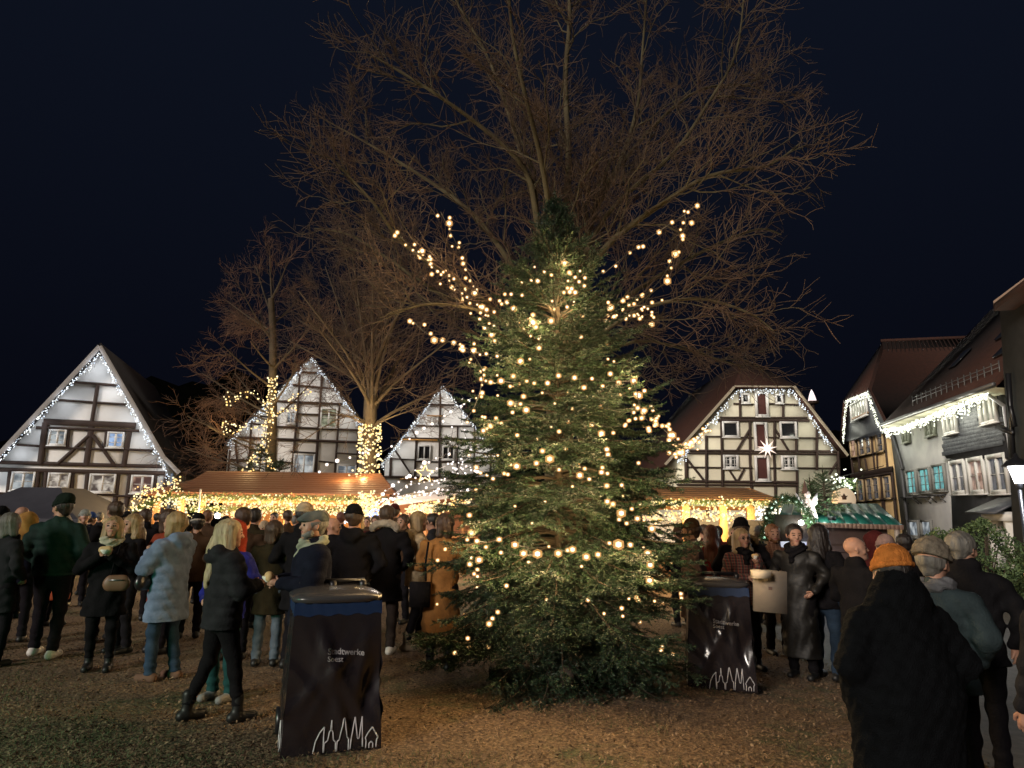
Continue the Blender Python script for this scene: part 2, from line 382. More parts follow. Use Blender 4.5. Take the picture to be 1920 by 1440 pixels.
# ---- house C, mostly hidden behind the fir
ZC = (6.546, 600, 780)
C = Fac(800, 36, R(6), ZC); C.bw = .78
C.house('timber_house', 'white half timbered gable house half hidden by the left side of the christmas tree')
C.wall([(800, 500), (1505, -350), (2250, 520)], 9, M_plaster)
C.beams([(870, 270, 2050, 290, 26), (1110, 118, 1900, 125, 20), (860, 525, 1180, 540, 20), (1170, 560, 2150, 570, 20), (670, 748, 2250, 765, 40), (880, 300, 860, 760, 34), (1180, 300, 1160, 760, 26), (1480, -300, 1460, 760, 30), (1690, 120, 1680, 760, 24), (900, 390, 1120, 720, 28), (1110, 125, 1200, 310, 20), (1900, 130, 1890, 760, 26), (1290, -140, 1700, -135, 20), (2100, 300, 2090, 760, 26)])
C.beam(980, 775, 1400, 782, 26, mat('gilt_beam', (.45, .22, .05), .6), y=-.05); C.beam(960, 288, 1440, 300, 22, mat('gilt_beam', (.45, .22, .05), .6), y=-.05); C.beam(1310, -2, 1500, 2, 18, mat('gilt_beam', (.45, .22, .05), .6), y=-.05)
C.window(1300, 10, 1450, 110, 1, 1, P_room); C.window(1200, 360, 1360, 540, 1, 1, M_glassdark); C.window(1500, 370, 1650, 540, 1, 1, M_glassdark)
prof = [C.loc(x, y, -.4) for x, y in [(700, 640), (1505, -385), (2330, 640)]]
roofslab([[(prof[i][0], -.4, prof[i][1]+.05), (prof[i+1][0], -.4, prof[i+1][1]+.05), (prof[i+1][0], 9.5, prof[i+1][1]+.05), (prof[i][0], 9.5, prof[i][1]+.05)] for i in range(2)], .16, 'roof', M_roofdark, C.root)
icicles(C, [[(770, 570), (1500, -370)], [(1510, -370), (2250, 560)]], 'cool white icicle lights on the gable peeking out left of the christmas tree', E_white, 'icicle lights along the roof edges', power=10, drop=.5, pcol=(1, .97, .92), y=-.5)

# ---- house D, jerkinhead gable right of the fir
ZD = (4.8, 1200, 640)
D = Fac(1420, 30, 0, ZD); D.bw = .88
D.house('timber_house', 'cream half timbered house with clipped gable and dark red shutters right of the christmas tree')
D.wall([(335, 1080), (885, 430), (1350, 430), (1775, 990)], 12, M_cream)
D.beams([(840, 562, 1020, 568, 14), (1160, 562, 1430, 572, 14), (720, 688, 1500, 690, 18), (700, 712, 1520, 716, 26), (590, 858, 740, 858, 14), (890, 866, 1015, 868, 12), (1155, 866, 1265, 868, 12), (1410, 870, 1660, 872, 14), (450, 985, 1760, 992, 24), (430, 1008, 1770, 1016, 16), (410, 1132, 745, 1138, 14), (885, 1138, 1010, 1140, 12), (1165, 1140, 1270, 1142, 12), (1410, 1140, 1780, 1144, 14), (330, 1258, 1420, 1270, 26), (330, 1290, 1420, 1298, 18), (1720, 1262, 1790, 1264, 20),
 (895, 470, 900, 690, 20), (1290, 480, 1285, 690, 20), (728, 715, 735, 1000, 22), (985, 715, 990, 1000, 22), (1208, 715, 1206, 1000, 20), (1405, 715, 1405, 1000, 22), (592, 850, 595, 1310, 20), (1588, 780, 1588, 1160, 20), (735, 1015, 740, 1310, 22), (985, 1015, 1000, 1310, 22), (1205, 1015, 1212, 1310, 20), (1410, 1150, 1415, 1700, 20), (1215, 1300, 1225, 1700, 22), (410, 1050, 415, 1260, 30), (1780, 990, 1790, 1700, 26), (1000, 1300, 1004, 1700, 20), (600, 1300, 602, 1700, 20),
 (985, 790, 868, 985, 18), (1212, 790, 1335, 985, 18), (420, 1060, 575, 1255, 20), (795, 1150, 865, 1260, 16), (935, 1150, 875, 1260, 16), (1770, 1085, 1700, 1200, 16)])
for x1, y1, x2, y2 in [(1030, 455, 1150, 680), (1022, 730, 1142, 980), (1028, 1030, 1160, 1258)]:
    fr = D.window(x1, y1, x2, y2, 1, 1, M_reddoor, leaf=1, fw=.10); fr.name = 'shutter_door'
D.window(908, 470, 980, 560, 1, 1, M_glassdark, leaf=1); D.window(1212, 478, 1280, 562, 1, 1, M_glassdark, leaf=1)
D.window(735, 722, 885, 864, 1, 1, M_glassdark, leaf=1, fw=.08); D.window(1252, 725, 1405, 870, 1, 1, M_glassdark, leaf=1, fw=.08)
D.window(742, 1024, 882, 1148, 2, 3, M_glassdark, fw=.10); D.window(1265, 1030, 1405, 1152, 2, 3, M_glassdark, fw=.10)
y0 = -.45
q = [D.loc(x, y, y0) for x, y in [(215, 1110), (848, 398), (1400, 402), (1872, 1020)]]
v = [(a[0], y0, a[1]+.04) for a in q]; bk = 12.5
rid0 = D.loc(940, 150, 2.6); rs = (rid0[0], 2.6, rid0[1]); re = (rid0[0], bk, rid0[1])
def bkp(a): return (a[0], bk, a[2])
roofslab([[v[0], v[1], rs, re, bkp(v[0])], [v[2], v[3], bkp(v[3]), re, rs], [v[1], v[2], rs]], .15, 'roof', M_roofred, D.root)
for (x1, y1, x2, y2) in [(225, 1110, 846, 412), (1388, 412, 1868, 1030)]: D.beam(x1, y1, x2, y2, 26, mat('pale_verge', (.42, .36, .27), .7), 'verge_board', y=-.47, d=.04)
D.beam(848, 404, 1400, 408, 12, mat('pale_verge', (.42, .36, .27), .7), 'verge_board', y=-.47, d=.04)
icicles(D, [[(330, 1080), (880, 430), (1370, 425), (1740, 970)]], 'white icicle lights under the clipped gable with the red shutters', E_white, 'icicle lights along the roof edges', power=6.5, drop=.5, pcol=(1, .97, .85), y=-.35)
# paper star hanging on the facade
st = D.obj('star_lantern', 'glowing white paper star with eight points hanging on the cream facade', 'star lantern')
c = D.loc(1143, 965, -.5); mb = MB(); n = 9; cc = np.array([c[0], -.55, c[1]]); ro = .46; ri = .13
for k in range(n):
    a = math.pi/2 + k*2*math.pi/n; a0 = a-math.pi/n; a1 = a+math.pi/n
    tip = cc+np.array([math.cos(a)*ro, 0, math.sin(a)*ro]); p0 = cc+np.array([math.cos(a0)*ri, 0, math.sin(a0)*ri]); p1 = cc+np.array([math.cos(a1)*ri, 0, math.sin(a1)*ri]); f_ = cc+np.array([0, -.16, 0]); b_ = cc+np.array([0, .16, 0])
    mb.add([tip, p0, p1, f_, b_], np.array([[0, 1, 3], [0, 3, 2], [0, 4, 1], [0, 2, 4]]))
mb.build('star', mat('paper_star_glow', (.8, .6, .5), .8, emis=(1, .78, .66), estr=.9), st)
MB().tube([(c[0], -.5, c[1]+ro), (c[0]-.1, -.4, c[1]+1.5)], .01, 3).build('cable', M_wire, st)
lamp((c[0], -.9, c[1]), 12, (1, .85, .75), st, .3)

# ---- right hand row: E ochre timber house, G grey plaster, S slate house, N near wall
ZE = (4.0, 1560, 720); YE = R(-102.7)
E = Fac(1690, 33.5, YE, ZE)
E.house('timber_house', 'narrow half timbered house with ochre infill and clipped gable outlined in lights')
E.wall([(122, 425), (175, 700), (190, 1300), (505, 1300), (447, 640), (405, 350)], 9, M_yellow, base=-1.5, ends=False)
E.wall([(70, 432), (100, 118), (262, 48), (362, 340), (405, 360), (122, 428)], 9, M_slate2, name='gable_wall', y0=-.25, ends=False)
E.window(150, 120, 272, 262, 6, 1, P_olive, leaf=1, y=-.25)
for x1, y1, x2, y2 in [(150, 408, 188, 548), (212, 388, 252, 535), (258, 372, 300, 525), (345, 350, 392, 510), (200, 718, 245, 878), (270, 708, 312, 872), (318, 700, 362, 866), (400, 690, 450, 860)]:
    E.window(x1, y1, x2, y2, 1, 3, P_warm if x1 < 200 else P_dim, leaf=1, fw=.045, fm=mat('ochre_frame', (.46, .34, .20), .7))
E.beams([(115, 412, 400, 345, 14), (155, 560, 345, 515, 14), (345, 512, 405, 500, 14), (150, 695, 455, 640, 46), (178, 715, 458, 668, 16), (195, 890, 480, 858, 14), (135, 415, 165, 690, 14), (198, 395, 215, 680, 10), (300, 372, 328, 655, 12), (335, 360, 350, 655, 10), (398, 350, 425, 645, 16), (180, 720, 205, 1050, 14), (255, 705, 275, 1050, 12), (375, 690, 395, 1050, 12), (390, 690, 408, 1050, 8), (455, 665, 498, 1100, 18), (255, 560, 275, 670, 8)])
E.beam(150, 268, 278, 215, 16, mat('pale_sill', (.45, .30, .2), .7), y=-.25)
def E3(x, y, b): q_ = E.loc(x, y, b); return (q_[0], b, q_[1])
h0, h1 = E3(85, 118, -.5), E3(272, 36, -.5); rr0 = E3(380, -320, 2.2); rr1 = (rr0[0], 9.5, rr0[2])
eR = E3(432, 352, -.3); eL = E3(55, 442, -.3)
roofslab([[h0, h1, rr0], [h1, eR, (eR[0], 9.5, eR[2]), rr1, rr0], [eL, h0, rr0, rr1, (eL[0], 9.5, eL[2])]], .12, 'roof', M_roofred, E.root)
mb = MB()      # pantile ribs on the slope seen from the square
for i in range(34):
    t = i/33; a = Vector(h1).lerp(Vector(eR), 0); lo = Vector(eR)+(Vector((eR[0], 9.5, eR[2]))-Vector(eR))*t
    hi = Vector(rr0)+(Vector(rr1)-Vector(rr0))*t if t > .0 else Vector(h1)
    mb.tube([lo+Vector((0, 0, .02)), hi+Vector((0, 0, .02))], .045, 5)
mb.tube([Vector(rr0)+Vector((0, -.1, .03)), Vector(rr1)+Vector((0, 0, .03))], .11, 8); mb.build('roof_tiles', M_roofred, E.root, kind='stuff')
icicles(E, [[(80, 420), (105, 125), (262, 55), (330, 250), (375, 345)]], 'dense white lights outlining the clipped gable of the ochre timber house', E_lime, 'icicle lights along the roof edges', y=-.55, drop=.35, step=.05, power=10, pcol=(1, 1, .85), every=1.0)
# grey plaster house
G = Fac(1860, 24.3, YE, ZE)
G.house('plaster_house', 'pale grey rendered house with three teal lit windows between ochre and slate houses')
G.wall([(430, 300), (822, 160), (836, 560), (882, 575), (915, 1400), (560, 1400)], 9, M_grey, ends=False)
for b in [(538, 320, 592, 442), (712, 270, 788, 392)]: G.window(*b, 1, 2, P_olive, leaf=2, fw=.06, fm=mat('grey_frame', (.2, .21, .17), .6))
for b in [(572, 642, 648, 830), (665, 625, 752, 818), (768, 598, 864, 806)]: G.window(*b, 2, 3, P_teal, leaf=1, fw=.10, fm=mat('grey_frame2', (.22, .22, .21), .6))
for b in [(585, 1020, 665, 1150), (680, 1018, 762, 1148)]: G.window(*b, 1, 1, P_pale, leaf=1, fw=.10, fm=mat('grey_frame2', (.22, .22, .21), .6))
for x, y in [(605, 862), (700, 858), (812, 845)]:
    a = G.loc(x-42, y-8, -.02); b = G.loc(x+42, y-14, -.02); mb = MB()
    mb.box(((a[0]+b[0])/2, -.18, (a[1]+b[1])/2), (abs(b[0]-a[0]), .3, .05))
    for xx in (a[0]+.1, b[0]-.1): mb.bar((xx, 0, a[1]-.3), (xx, -.3, a[1]), .03, .03)
    mb.build('flower_shelf', mat('iron', (.08, .08, .085), .6), G.root)
mb = MB()
for (xa, ya, xb, yb) in [(440, 330, 530, 640), (520, 640, 578, 1150)]:
    a = G.loc(xa, ya, -.1); b = G.loc(xb, yb, -.1); mb.tube([(a[0], -.1, a[1]), (b[0], -.1, b[1])], .07, 8)
mb.build('drainpipe', mat('iron', (.08, .08, .085), .6), G.root)
# slate house
S = Fac(1860, 24.3, YE, ZE)
S.house('slate_house', 'slate clad house with white framed windows and dark red roof on the right')
S.wall([(824, 160), (1255, 15), (1330, 560), (860, 560), (838, 535)], 9, M_slate2, name='upper_wall', y0=-.22, ends=False)
S.wall([(882, 565), (1335, 520), (1420, 1400), (915, 1400)], 9, M_slate2, name='lower_wall', y0=-.1, ends=False)
# single slates on the jettied storey
_sl = {}
for j in range(13):
    for i in range(18):
        x = 845+i*25+(j % 2)*12; y = 175+j*29-i*25*.19
        if y < 190-(x-845)*.36 or y > 540-(x-845)*.07 or x > 1245+max(0, (y-20))*.12: continue
        if 840 < x < 958 and y < 385: continue
        if 1105 < x < 1258 and y < 305: continue
        a = S.loc(x, y, -.22)
        ob = piece('slate', S.root, (a[0], -.243-random.random()*.008, a[1]), (.37, .02, .155), M_slate, Matrix.Rotation(R(4+random.random()*2), 3, 'X') @ Matrix.Rotation(R(random.uniform(-1.2, 1.2)), 3, 'Y'))
for b in [(848, 205, 948, 378), (1118, 85, 1248, 302)]: S.window(*b, 1, 1, P_olive, leaf=3, fw=.10, y=-.24)
for b, pm in [((905, 568, 1022, 830), P_dim), ((1040, 545, 1168, 826), P_warm), ((1188, 520, 1338, 828), P_dim)]: S.window(*b, 1, 2, pm, leaf=2, fw=.15, y=-.12)
S.beam(1080, 700, 1140, 696, 60, P_warm, 'curtain', y=-.16, d=.02)
# eave, soffit, roof of grey + slate houses
e0 = S.loc(375, 300, -.9); e1 = S.loc(1165, 14, -.9); zE_ = (e0[1]+e1[1])/2
A0 = (e0[0], -.9, e0[1]); A1 = (e1[0]+.6, -.9, e1[1]); B0 = (e0[0], 4.3, e0[1]+5.4); B1 = (A1[0], 4.3, e1[1]+5.4); C0 = (e0[0], 9.5, e0[1]); C1 = (A1[0], 9.5, e1[1])
roofslab([[A0, A1, B1, B0], [B0, B1, C1, C0]], .14, 'roof', M_roofred, S.root)
mb = MB(); mb.add([A0, A1, (A1[0], .1, A1[2]-.22), (A0[0], .1, A0[2]-.22), (A0[0], -.9, A0[2]-.16), (A1[0], -.9, A1[2]-.16)], np.array([[4, 5, 2, 3], [0, 1, 5, 4]]))
mb.build('soffit', mat('pale_soffit', (.60, .58, .42), .7), S.root)
mb = MB(); mb.tube([(A0[0], -.97, A0[2]-.05), (A1[0], -.97, A1[2]-.05)], .07, 8); mb.build('gutter', mat('zinc', (.15, .15, .15), .4, metal=.5), S.root)
mb = MB()      # snow guard
for o_ in (.0, .14): mb.bar((A0[0]+3, -.45, A0[2]+.62+o_), (A1[0]-.7, -.45, A1[2]+.62+o_), .025, .025)
for i in range(16): t = i/15; mb.bar((A0[0]+3+t*(A1[0]-.7-A0[0]-3), -.45, A0[2]+t*(A1[2]-A0[2])+.3), (A0[0]+3+t*(A1[0]-.7-A0[0]-3), -.45, A0[2]+t*(A1[2]-A0[2])+.85), .03, .03)
mb.build('snow_guard', mat('zinc', (.15, .15, .15), .4, metal=.5), S.root)
for (fx, fy) in [(.33, .42), (.62, .5), (.8, .3)]:
    b0 = Vector(A0).lerp(Vector(A1), fx); t0 = Vector(B0).lerp(Vector(B1), fx); c = b0.lerp(t0, fy)+Vector((0, -.05, .06))
    sl = (t0-b0).normalized(); rot = Matrix((Vector((1, 0, 0)), sl, Vector((1, 0, 0)).cross(sl))).transposed()
    piece('skylight', S.root, c, (.7, 1.0, .08), M_glassdark, rot)
for (a, b, w_) in [((1150, 60), (1300, 170), 14), ((1300, 170), (1362, 600), 12)]: S.beam(*a, *b, w_, mat('zinc_pipe', (.30, .30, .31), .4, metal=.3), 'drainpipe', y=-.6, d=.12)
icicles(S, [[(385, 335), (520, 320), (820, 200), (1165, 60)], [(400, 345), (430, 375)]], 'thick white icicle lights under the eaves of the grey and slate houses', E_lime, 'icicle lights along the roof edges', y=-.8, drop=.6, step=.045, power=16, pcol=(1, 1, .84), every=1.2, r=.032)
# porch
a = S.loc(1225, 960, -.5); b = S.loc(1380, 960, -.5); bt = S.loc(1280, 1375, -.5)
xa, xb, zt, zb_ = a[0], b[0], a[1], bt[1]
w_ = xb-xa; mb = MB(); mb.box((xa+.1, -.55, (zt+zb_)/2), (.22, .5, zt-zb_)); mb.box((xb-.1, -.55, (zt+zb_)/2), (.22, .5, zt-zb_)); mb.box(((xa+xb)/2, -.62, zt-.14), (w_+.3, .5, .28)); mb.build('porch_frame', M_white, S.root)
piece('door', S.root, ((xa+xb)/2, -.24, (zt+zb_)/2-.1), (w_-.45, .06, zt-zb_-.3), mat('door_paint', (.5, .44, .4), .5))
piece('door_pane', S.root, ((xa+xb)/2+.25, -.28, (zt+zb_)/2+.1), (.22, .03, (zt-zb_)*.55), M_glassdark)
roofslab([[(xa-.4, -1.25, zt), (xb+.4, -1.25, zt), (xb+.2, -.1, zt+.55), (xa-.2, -.1, zt+.55)]], .08, 'porch_roof', M_slate, S.root)
# near dark wall with pale soffit at the right border
N = Fac(1890, 19.5, YE, (1, 0, 0))
N.house('near_house', 'dark slate clad gable at the right border with pale verge board')
N.wall([(1912, 1200), (1874, 575), (1990, 470), (2100, 1200)], 8, mat('brown_slate', (.022, .020, .017), .8, (.036, .032, .028), 4, .6, 30), ends=False)
N.beam(1868, 571, 1990, 482, 17, mat('pale_soffit2', (.45, .34, .28), .7), 'verge_board', y=-.3, d=.08)
p0 = N.loc(1862, 570, -.5); p1 = N.loc(2000, 462, -.5)
roofslab([[(p0[0], -.5, p0[1]), (p1[0], -.5, p1[1]), (p1[0], 8, p1[1]), (p0[0], 8, p0[1])]], .2, 'roof', M_roofred, N.root)
mb = MB()
for a, b in [((1890, 745), (1902, 800)), ((1872, 800), (1900, 812)), ((1890, 700), (1900, 870))]:
    q0 = N.loc(*a, -.15); q1 = N.loc(*b, -.15); mb.bar((q0[0], -.15, q0[1]), (q1[0], -.15, q1[1]), .12, .1)
mb.build('bracket', M_black, N.root)
# ------------------------------------------------------------------ ground
def groundmat():
    m = bpy.data.materials.new('leaf_litter_ground'); m.use_nodes = True; nt = m.node_tree; b = nt.nodes['Principled BSDF']; L = nt.links.new
    t = nt.nodes.new('ShaderNodeTexCoord')
    def noise(s, d=4): n = nt.nodes.new('ShaderNodeTexNoise'); n.inputs['Scale'].default_value = s; n.inputs['Detail'].default_value = d; L(t.outputs['Object'], n.inputs[0]); return n
    def ramp(p0, c0, p1, c1): r_ = nt.nodes.new('ShaderNodeValToRGB'); e = r_.color_ramp.elements; e[0].position = p0; e[0].color = (*c0, 1); e[1].position = p1; e[1].color = (*c1, 1); return r_
    n1 = noise(.55, 5); n2 = noise(34, 3); n3 = noise(5, 5)
    leaf = ramp(.35, (.060, .036, .021), .68, (.23, .15, .085)); grass = ramp(.35, (.030, .034, .014), .68, (.10, .105, .045))
    L(n2.outputs[0], leaf.inputs[0]); L(n2.outputs[0], grass.inputs[0])
    mk = ramp(.54, (0, 0, 0), .66, (1, 1, 1)); ad = nt.nodes.new('ShaderNodeMath'); ad.operation = 'MULTIPLY_ADD'; L(n3.outputs[0], ad.inputs[0]); ad.inputs[1].default_value = .35
    L(n1.outputs[0], ad.inputs[2]); sb = nt.nodes.new('ShaderNodeMath'); sb.operation = 'SUBTRACT'; L(ad.outputs[0], sb.inputs[0]); sb.inputs[1].default_value = .17; L(sb.outputs[0], mk.inputs[0])
    mx = nt.nodes.new('ShaderNodeMix'); mx.data_type = 'RGBA'; L(mk.outputs[0], mx.inputs['Factor']); L(leaf.outputs[0], mx.inputs['A']); L(grass.outputs[0], mx.inputs['B']); L(mx.outputs['Result'], b.inputs['Base Color'])
    bp = nt.nodes.new('ShaderNodeBump'); bp.inputs['Strength'].default_value = .9; bp.inputs['Distance'].default_value = .04; L(n2.outputs[0], bp.inputs['Height']); L(bp.outputs[0], b.inputs['Normal'])
    b.inputs['Roughness'].default_value = .9; return m
M_ground = groundmat()
xs = np.concatenate([[-600, -200, -60], np.arange(-30, 30.1, .5), [60, 200, 600]]); ys = np.concatenate([[-60, -15], np.arange(-5, 60.1, .5), [90, 200, 600]])
GX, GY = np.meshgrid(xs, ys, indexing='ij')
GZ = np.vectorize(gz)(GX) + .012*np.sin(GX*2.1+GY*1.3)*np.sin(GY*1.7-GX*.6)*(np.abs(GX) < 25)
nx, ny = GX.shape; idx = np.arange(nx*ny).reshape(nx, ny)
Fq = np.stack([idx[:-1, :-1], idx[1:, :-1], idx[1:, 1:], idx[:-1, 1:]], -1).reshape(-1, 4)
g = link('ground', meshnp('ground', np.stack([GX, GY, GZ], -1).reshape(-1, 3), Fq, M_ground, True)); g['kind'] = 'structure'
# asphalt lane on the right
def lane_x(y): return 3.55 + .10*(y-4)
ly = np.arange(1.0, 34, .5); V = []; Q = []
for i, y in enumerate(ly):
    for j in range(13):
        x = lane_x(y)+j*1.0 + (.06*math.sin(y*2.3) if j == 0 else 0)
        V.append((x, y, gz(x)+.018 + .0))
    if i: 
        for j in range(12): a = (i-1)*13+j; Q.append([a, a+1, a+14, a+13])
l = link('lane', meshnp('lane', V, np.array(Q), mat('wet_asphalt', (.060, .056, .050), .7, (.095, .088, .078), 9, .5, 60), True)); l['kind'] = 'structure'
# fallen leaves and wood chips
def litter(name, n, ylo, yhi, size, m, filt=None):
    y = ylo*np.exp(RNG.random(n)*math.log(yhi/ylo)); x = (RNG.random(n)*2-1)*(y*.80+.3)
    k = (x < 3.5+.10*(y-4)+RNG.random(n)*.5)
    if filt is not None: k &= filt(x, y)
    x, y = x[k], y[k]; n = len(x); z = np.vectorize(gz)(x) + .006 + RNG.random(n)*.02 + .012*np.sin(x*2.1+y*1.3)*np.sin(y*1.7-x*.6)
    s_ = size*RNG.uniform(.5, 1.3, n); a = RNG.random(n)*6.28; tl = RNG.normal(0, .45, n); tl2 = RNG.normal(0, .45, n)
    U = np.stack([np.cos(a), np.sin(a), np.sin(tl)], -1)*s_[:, None]; W = np.stack([-np.sin(a), np.cos(a), np.sin(tl2)], -1)*(s_*RNG.uniform(.25, .6, n))[:, None]
    c = np.stack([x, y, z], -1); c[:, 2] += s_*(np.abs(np.sin(tl))*.5)
    up = np.zeros((n, 3)); up[:, 2] = s_*.25
    V = np.stack([c-U, c-W+up, c+U, c+W+up], 1).reshape(-1, 3)
    Fq = (np.arange(n)*4)[:, None]+np.array([[0, 1, 2, 3]])
    o = link(name, meshnp(name, V, Fq, m)); o['kind'] = 'stuff'; return o
def leafmat(name, cs, s=40):
    m = bpy.data.materials.new(name); m.use_nodes = True; nt = m.node_tree; b = nt.nodes['Principled BSDF']
    t = nt.nodes.new('ShaderNodeTexCoord'); n = nt.nodes.new('ShaderNodeTexWhiteNoise'); sn = nt.nodes.new('ShaderNodeVectorMath'); sn.operation = 'SNAP'; sn.inputs[1].default_value = (1/s,)*3
    nt.links.new(t.outputs['Object'], sn.inputs[0]); nt.links.new(sn.outputs[0], n.inputs['Vector'])
    r_ = nt.nodes.new('ShaderNodeValToRGB'); e = r_.color_ramp.elements
    for i, c in enumerate(cs):
        el = e[i] if i < 2 else e.new(1); el.color = (*c, 1)
    for i in range(len(cs)): e[i].position = i/(len(cs)-1)
    nt.links.new(n.outputs['Value'], r_.inputs[0]); nt.links.new(r_.outputs[0], b.inputs['Base Color']); b.inputs['Roughness'].default_value = .75
    return m
M_leaf = leafmat('fallen_leaves', [(.055, .032, .019), (.11, .066, .036), (.17, .105, .058), (.26, .18, .11)], 25)
M_blade = leafmat('grass_blades', [(.03, .045, .015), (.07, .10, .035), (.14, .16, .07)], 30)
litter('fallen_leaves', 130000, 2.6, 26, .015, M_leaf)
def gpatch(x, y): return (np.sin(x*.9+1)*np.sin(y*1.1)+.5*np.sin(x*2.7+y*1.9) + np.where(y < 5.3, 1.0, -.35) + np.where((x < -2.6) & (y < 7.5), .7, 0)) > .25
# short grass tufts
n = 42000; y = 2.9*np.exp(RNG.random(n)*math.log(9/2.9)); x = (RNG.random(n)*2-1)*(y*.80+.2); k = gpatch(x, y) & (x < 3.4+.1*(y-4)) & (RNG.random(n) < .85); x, y = x[k], y[k]; n = len(x)
z = np.vectorize(gz)(x)-.01; a = RNG.random(n)*6.28; h = RNG.uniform(.018, .05, n); w = .004
c = np.stack([x, y, z], -1); dx = np.stack([np.cos(a)*w, np.sin(a)*w, 0*a], -1); tip = c+np.stack([RNG.normal(0, .025, n), RNG.normal(0, .025, n), h], -1)
V = np.stack([c-dx, c+dx, tip], 1).reshape(-1, 3); o = link('grass', meshnp('grass', V, (np.arange(n)*3)[:, None]+np.array([[0, 1, 2]]), M_blade)); o['kind'] = 'stuff'

# ------------------------------------------------------------------ dark wooded hill behind the houses
V = []; Q = []; NX = 90
def hilltop(x):   # ridge height at 95 m
    return 9 + 13*math.exp(-((x+44)/20)**2) + 5*math.exp(-((x-48)/26)**2) + 1.3*math.sin(x*.45)+.9*math.sin(x*1.13+2)
for j, (yy, k) in enumerate([(60, 0), (75, .55), (95, 1), (140, 1.0), (220, .2)]):
    for i in range(NX):
        x = (-1+2*i/(NX-1))*130; V.append((x, yy, -2 + hilltop(x)*k))
for j in range(4):
    for i in range(NX-1): a = j*NX+i; Q.append([a, a+1, a+NX+1, a+NX])
o = link('hill', meshnp('hill', V, np.array(Q), mat('night_hill', (.0012, .0013, .001), 1, (.002, .002, .0016), .5, spec=0), True)); o['kind'] = 'structure'

# ------------------------------------------------------------------ bare trees
M_bark2 = mat('dark_grey_bark', (.055, .042, .026), .9, (.085, .065, .042), 3, .6, 22)
M_bark = mat('mossy_bark_x', (.1,.08,.04)) if 0 else mat('mossy_bark', (.060, .046, .024), .95, (.095, .078, .042), 3, .6, 22)
M_twig = mat('bare_twigs', (.090, .054, .036), .95, (.060, .042, .030), 1.3)
M_twig2 = mat('orange_lit_twigs', (.17, .09, .055), .9, (.12, .07, .045), 1.3)  # twig colour carries the orange light falling on this tree
def norm(v): return v/(np.linalg.norm(v)+1e-9)
class Twigs:
    def __init__(s): s.P = []; s.Rr = []
    def add(s, pts, r0, r1): s.P.append(np.asarray(pts)); s.Rr.append(np.linspace(r0, r1, len(pts)))
    def build(s, name, m, parent, sides=3):
        Vs = []; Fs = []; n0 = 0
        bylen = {}
        for p, r_ in zip(s.P, s.Rr): bylen.setdefault(len(p), []).append((p, r_))
        for k, L in bylen.items():
            P = np.stack([a for a, _ in L]); Rr = np.stack([b for _, b in L]); n = len(L)
            T = np.gradient(P, axis=1); T /= np.linalg.norm(T, axis=2, keepdims=True)+1e-9
            ref = np.array([.31, .52, .79]); A_ = np.cross(T, ref); A_ /= np.linalg.norm(A_, axis=2, keepdims=True)+1e-9; B_ = np.cross(T, A_)
            an = np.arange(sides)*2*math.pi/sides
            V = P[:, :, None, :]+Rr[:, :, None, None]*(np.cos(an)[None, None, :, None]*A_[:, :, None, :]+np.sin(an)[None, None, :, None]*B_[:, :, None, :])
            base = np.array([[i*sides+q, i*sides+(q+1) % sides, (i+1)*sides+(q+1) % sides, (i+1)*sides+q] for i in range(k-1) for q in range(sides)])
            Fs.append((base[None]+(np.arange(n)*k*sides)[:, None, None]).reshape(-1, 4)+n0); Vs.append(V.reshape(-1, 3)); n0 += n*k*sides
        o = link(name, meshnp(name, np.vstack(Vs), np.vstack(Fs), m, True), parent); return o
def wander(p, d, L, n, wig, up=0.0):
    pts = [p]; d = norm(d)
    for i in range(n):
        d = norm(d+RNG.normal(0, wig, 3)+np.array([0, 0, up])); pts.append(pts[-1]+d*L/n)
    return np.array(pts)
def ramify(tw, limb, r0, r1, levels, dens, lens, ang=.9, up=.05, wig=.22, center=None):
    """limb: polyline; spawns children along it recursively"""
    P = np.asarray(limb); seg = np.linalg.norm(np.diff(P, axis=0), axis=1); cum = np.concatenate([[0], np.cumsum(seg)]); L = cum[-1]
    nch = max(1, int(L*dens[0]*RNG.uniform(.8, 1.2)))
    for _ in range(nch):
        s_ = L*(RNG.uniform(.12, 1.0)); i = min(len(seg)-1, int(np.searchsorted(cum, s_)-1)); i = max(0, i); t = (s_-cum[i])/(seg[i]+1e-9)
        p = P[i]+(P[i+1]-P[i])*t; d = norm(P[i+1]-P[i]); q = norm(np.cross(d, RNG.normal(0, 1, 3)))
        a = ang*RNG.uniform(.55, 1.25); dd = d*math.cos(a)+q*math.sin(a)
        if center is not None: dd = norm(dd+.2*norm(p-center))
        l = lens[0]*RNG.uniform(.5, 1.15)*(1-.35*s_/L); r_ = (r0+(r1-r0)*s_/L)*.55
        n = (3, 5, 6)[min(2, levels)]
        ch = wander(p, dd, l, n, wig, up); rr = max(.0058 if levels == 0 else .0085, min(r_, l*.012))
        tw[levels].add(ch, rr, max(rr*.4, .004))
        if levels > 0: ramify(tw, ch, rr, rr*.35, levels-1, dens[1:], lens[1:], ang, up, wig, center)
def smooth_poly(pts, n=4):
    P = [np.array(p, float) for p in pts]; out = []
    for i in range(len(P)-1):
        p0 = P[max(0, i-1)]; p1 = P[i]; p2 = P[i+1]; p3 = P[min(len(P)-1, i+2)]
        for k in range(n):
            t = k/n; out.append(.5*((2*p1)+(-p0+p2)*t+(2*p0-5*p1+4*p2-p3)*t*t+(-p0+3*p1-3*p2+p3)*t**3))
    out.append(P[-1]); return np.array(out)

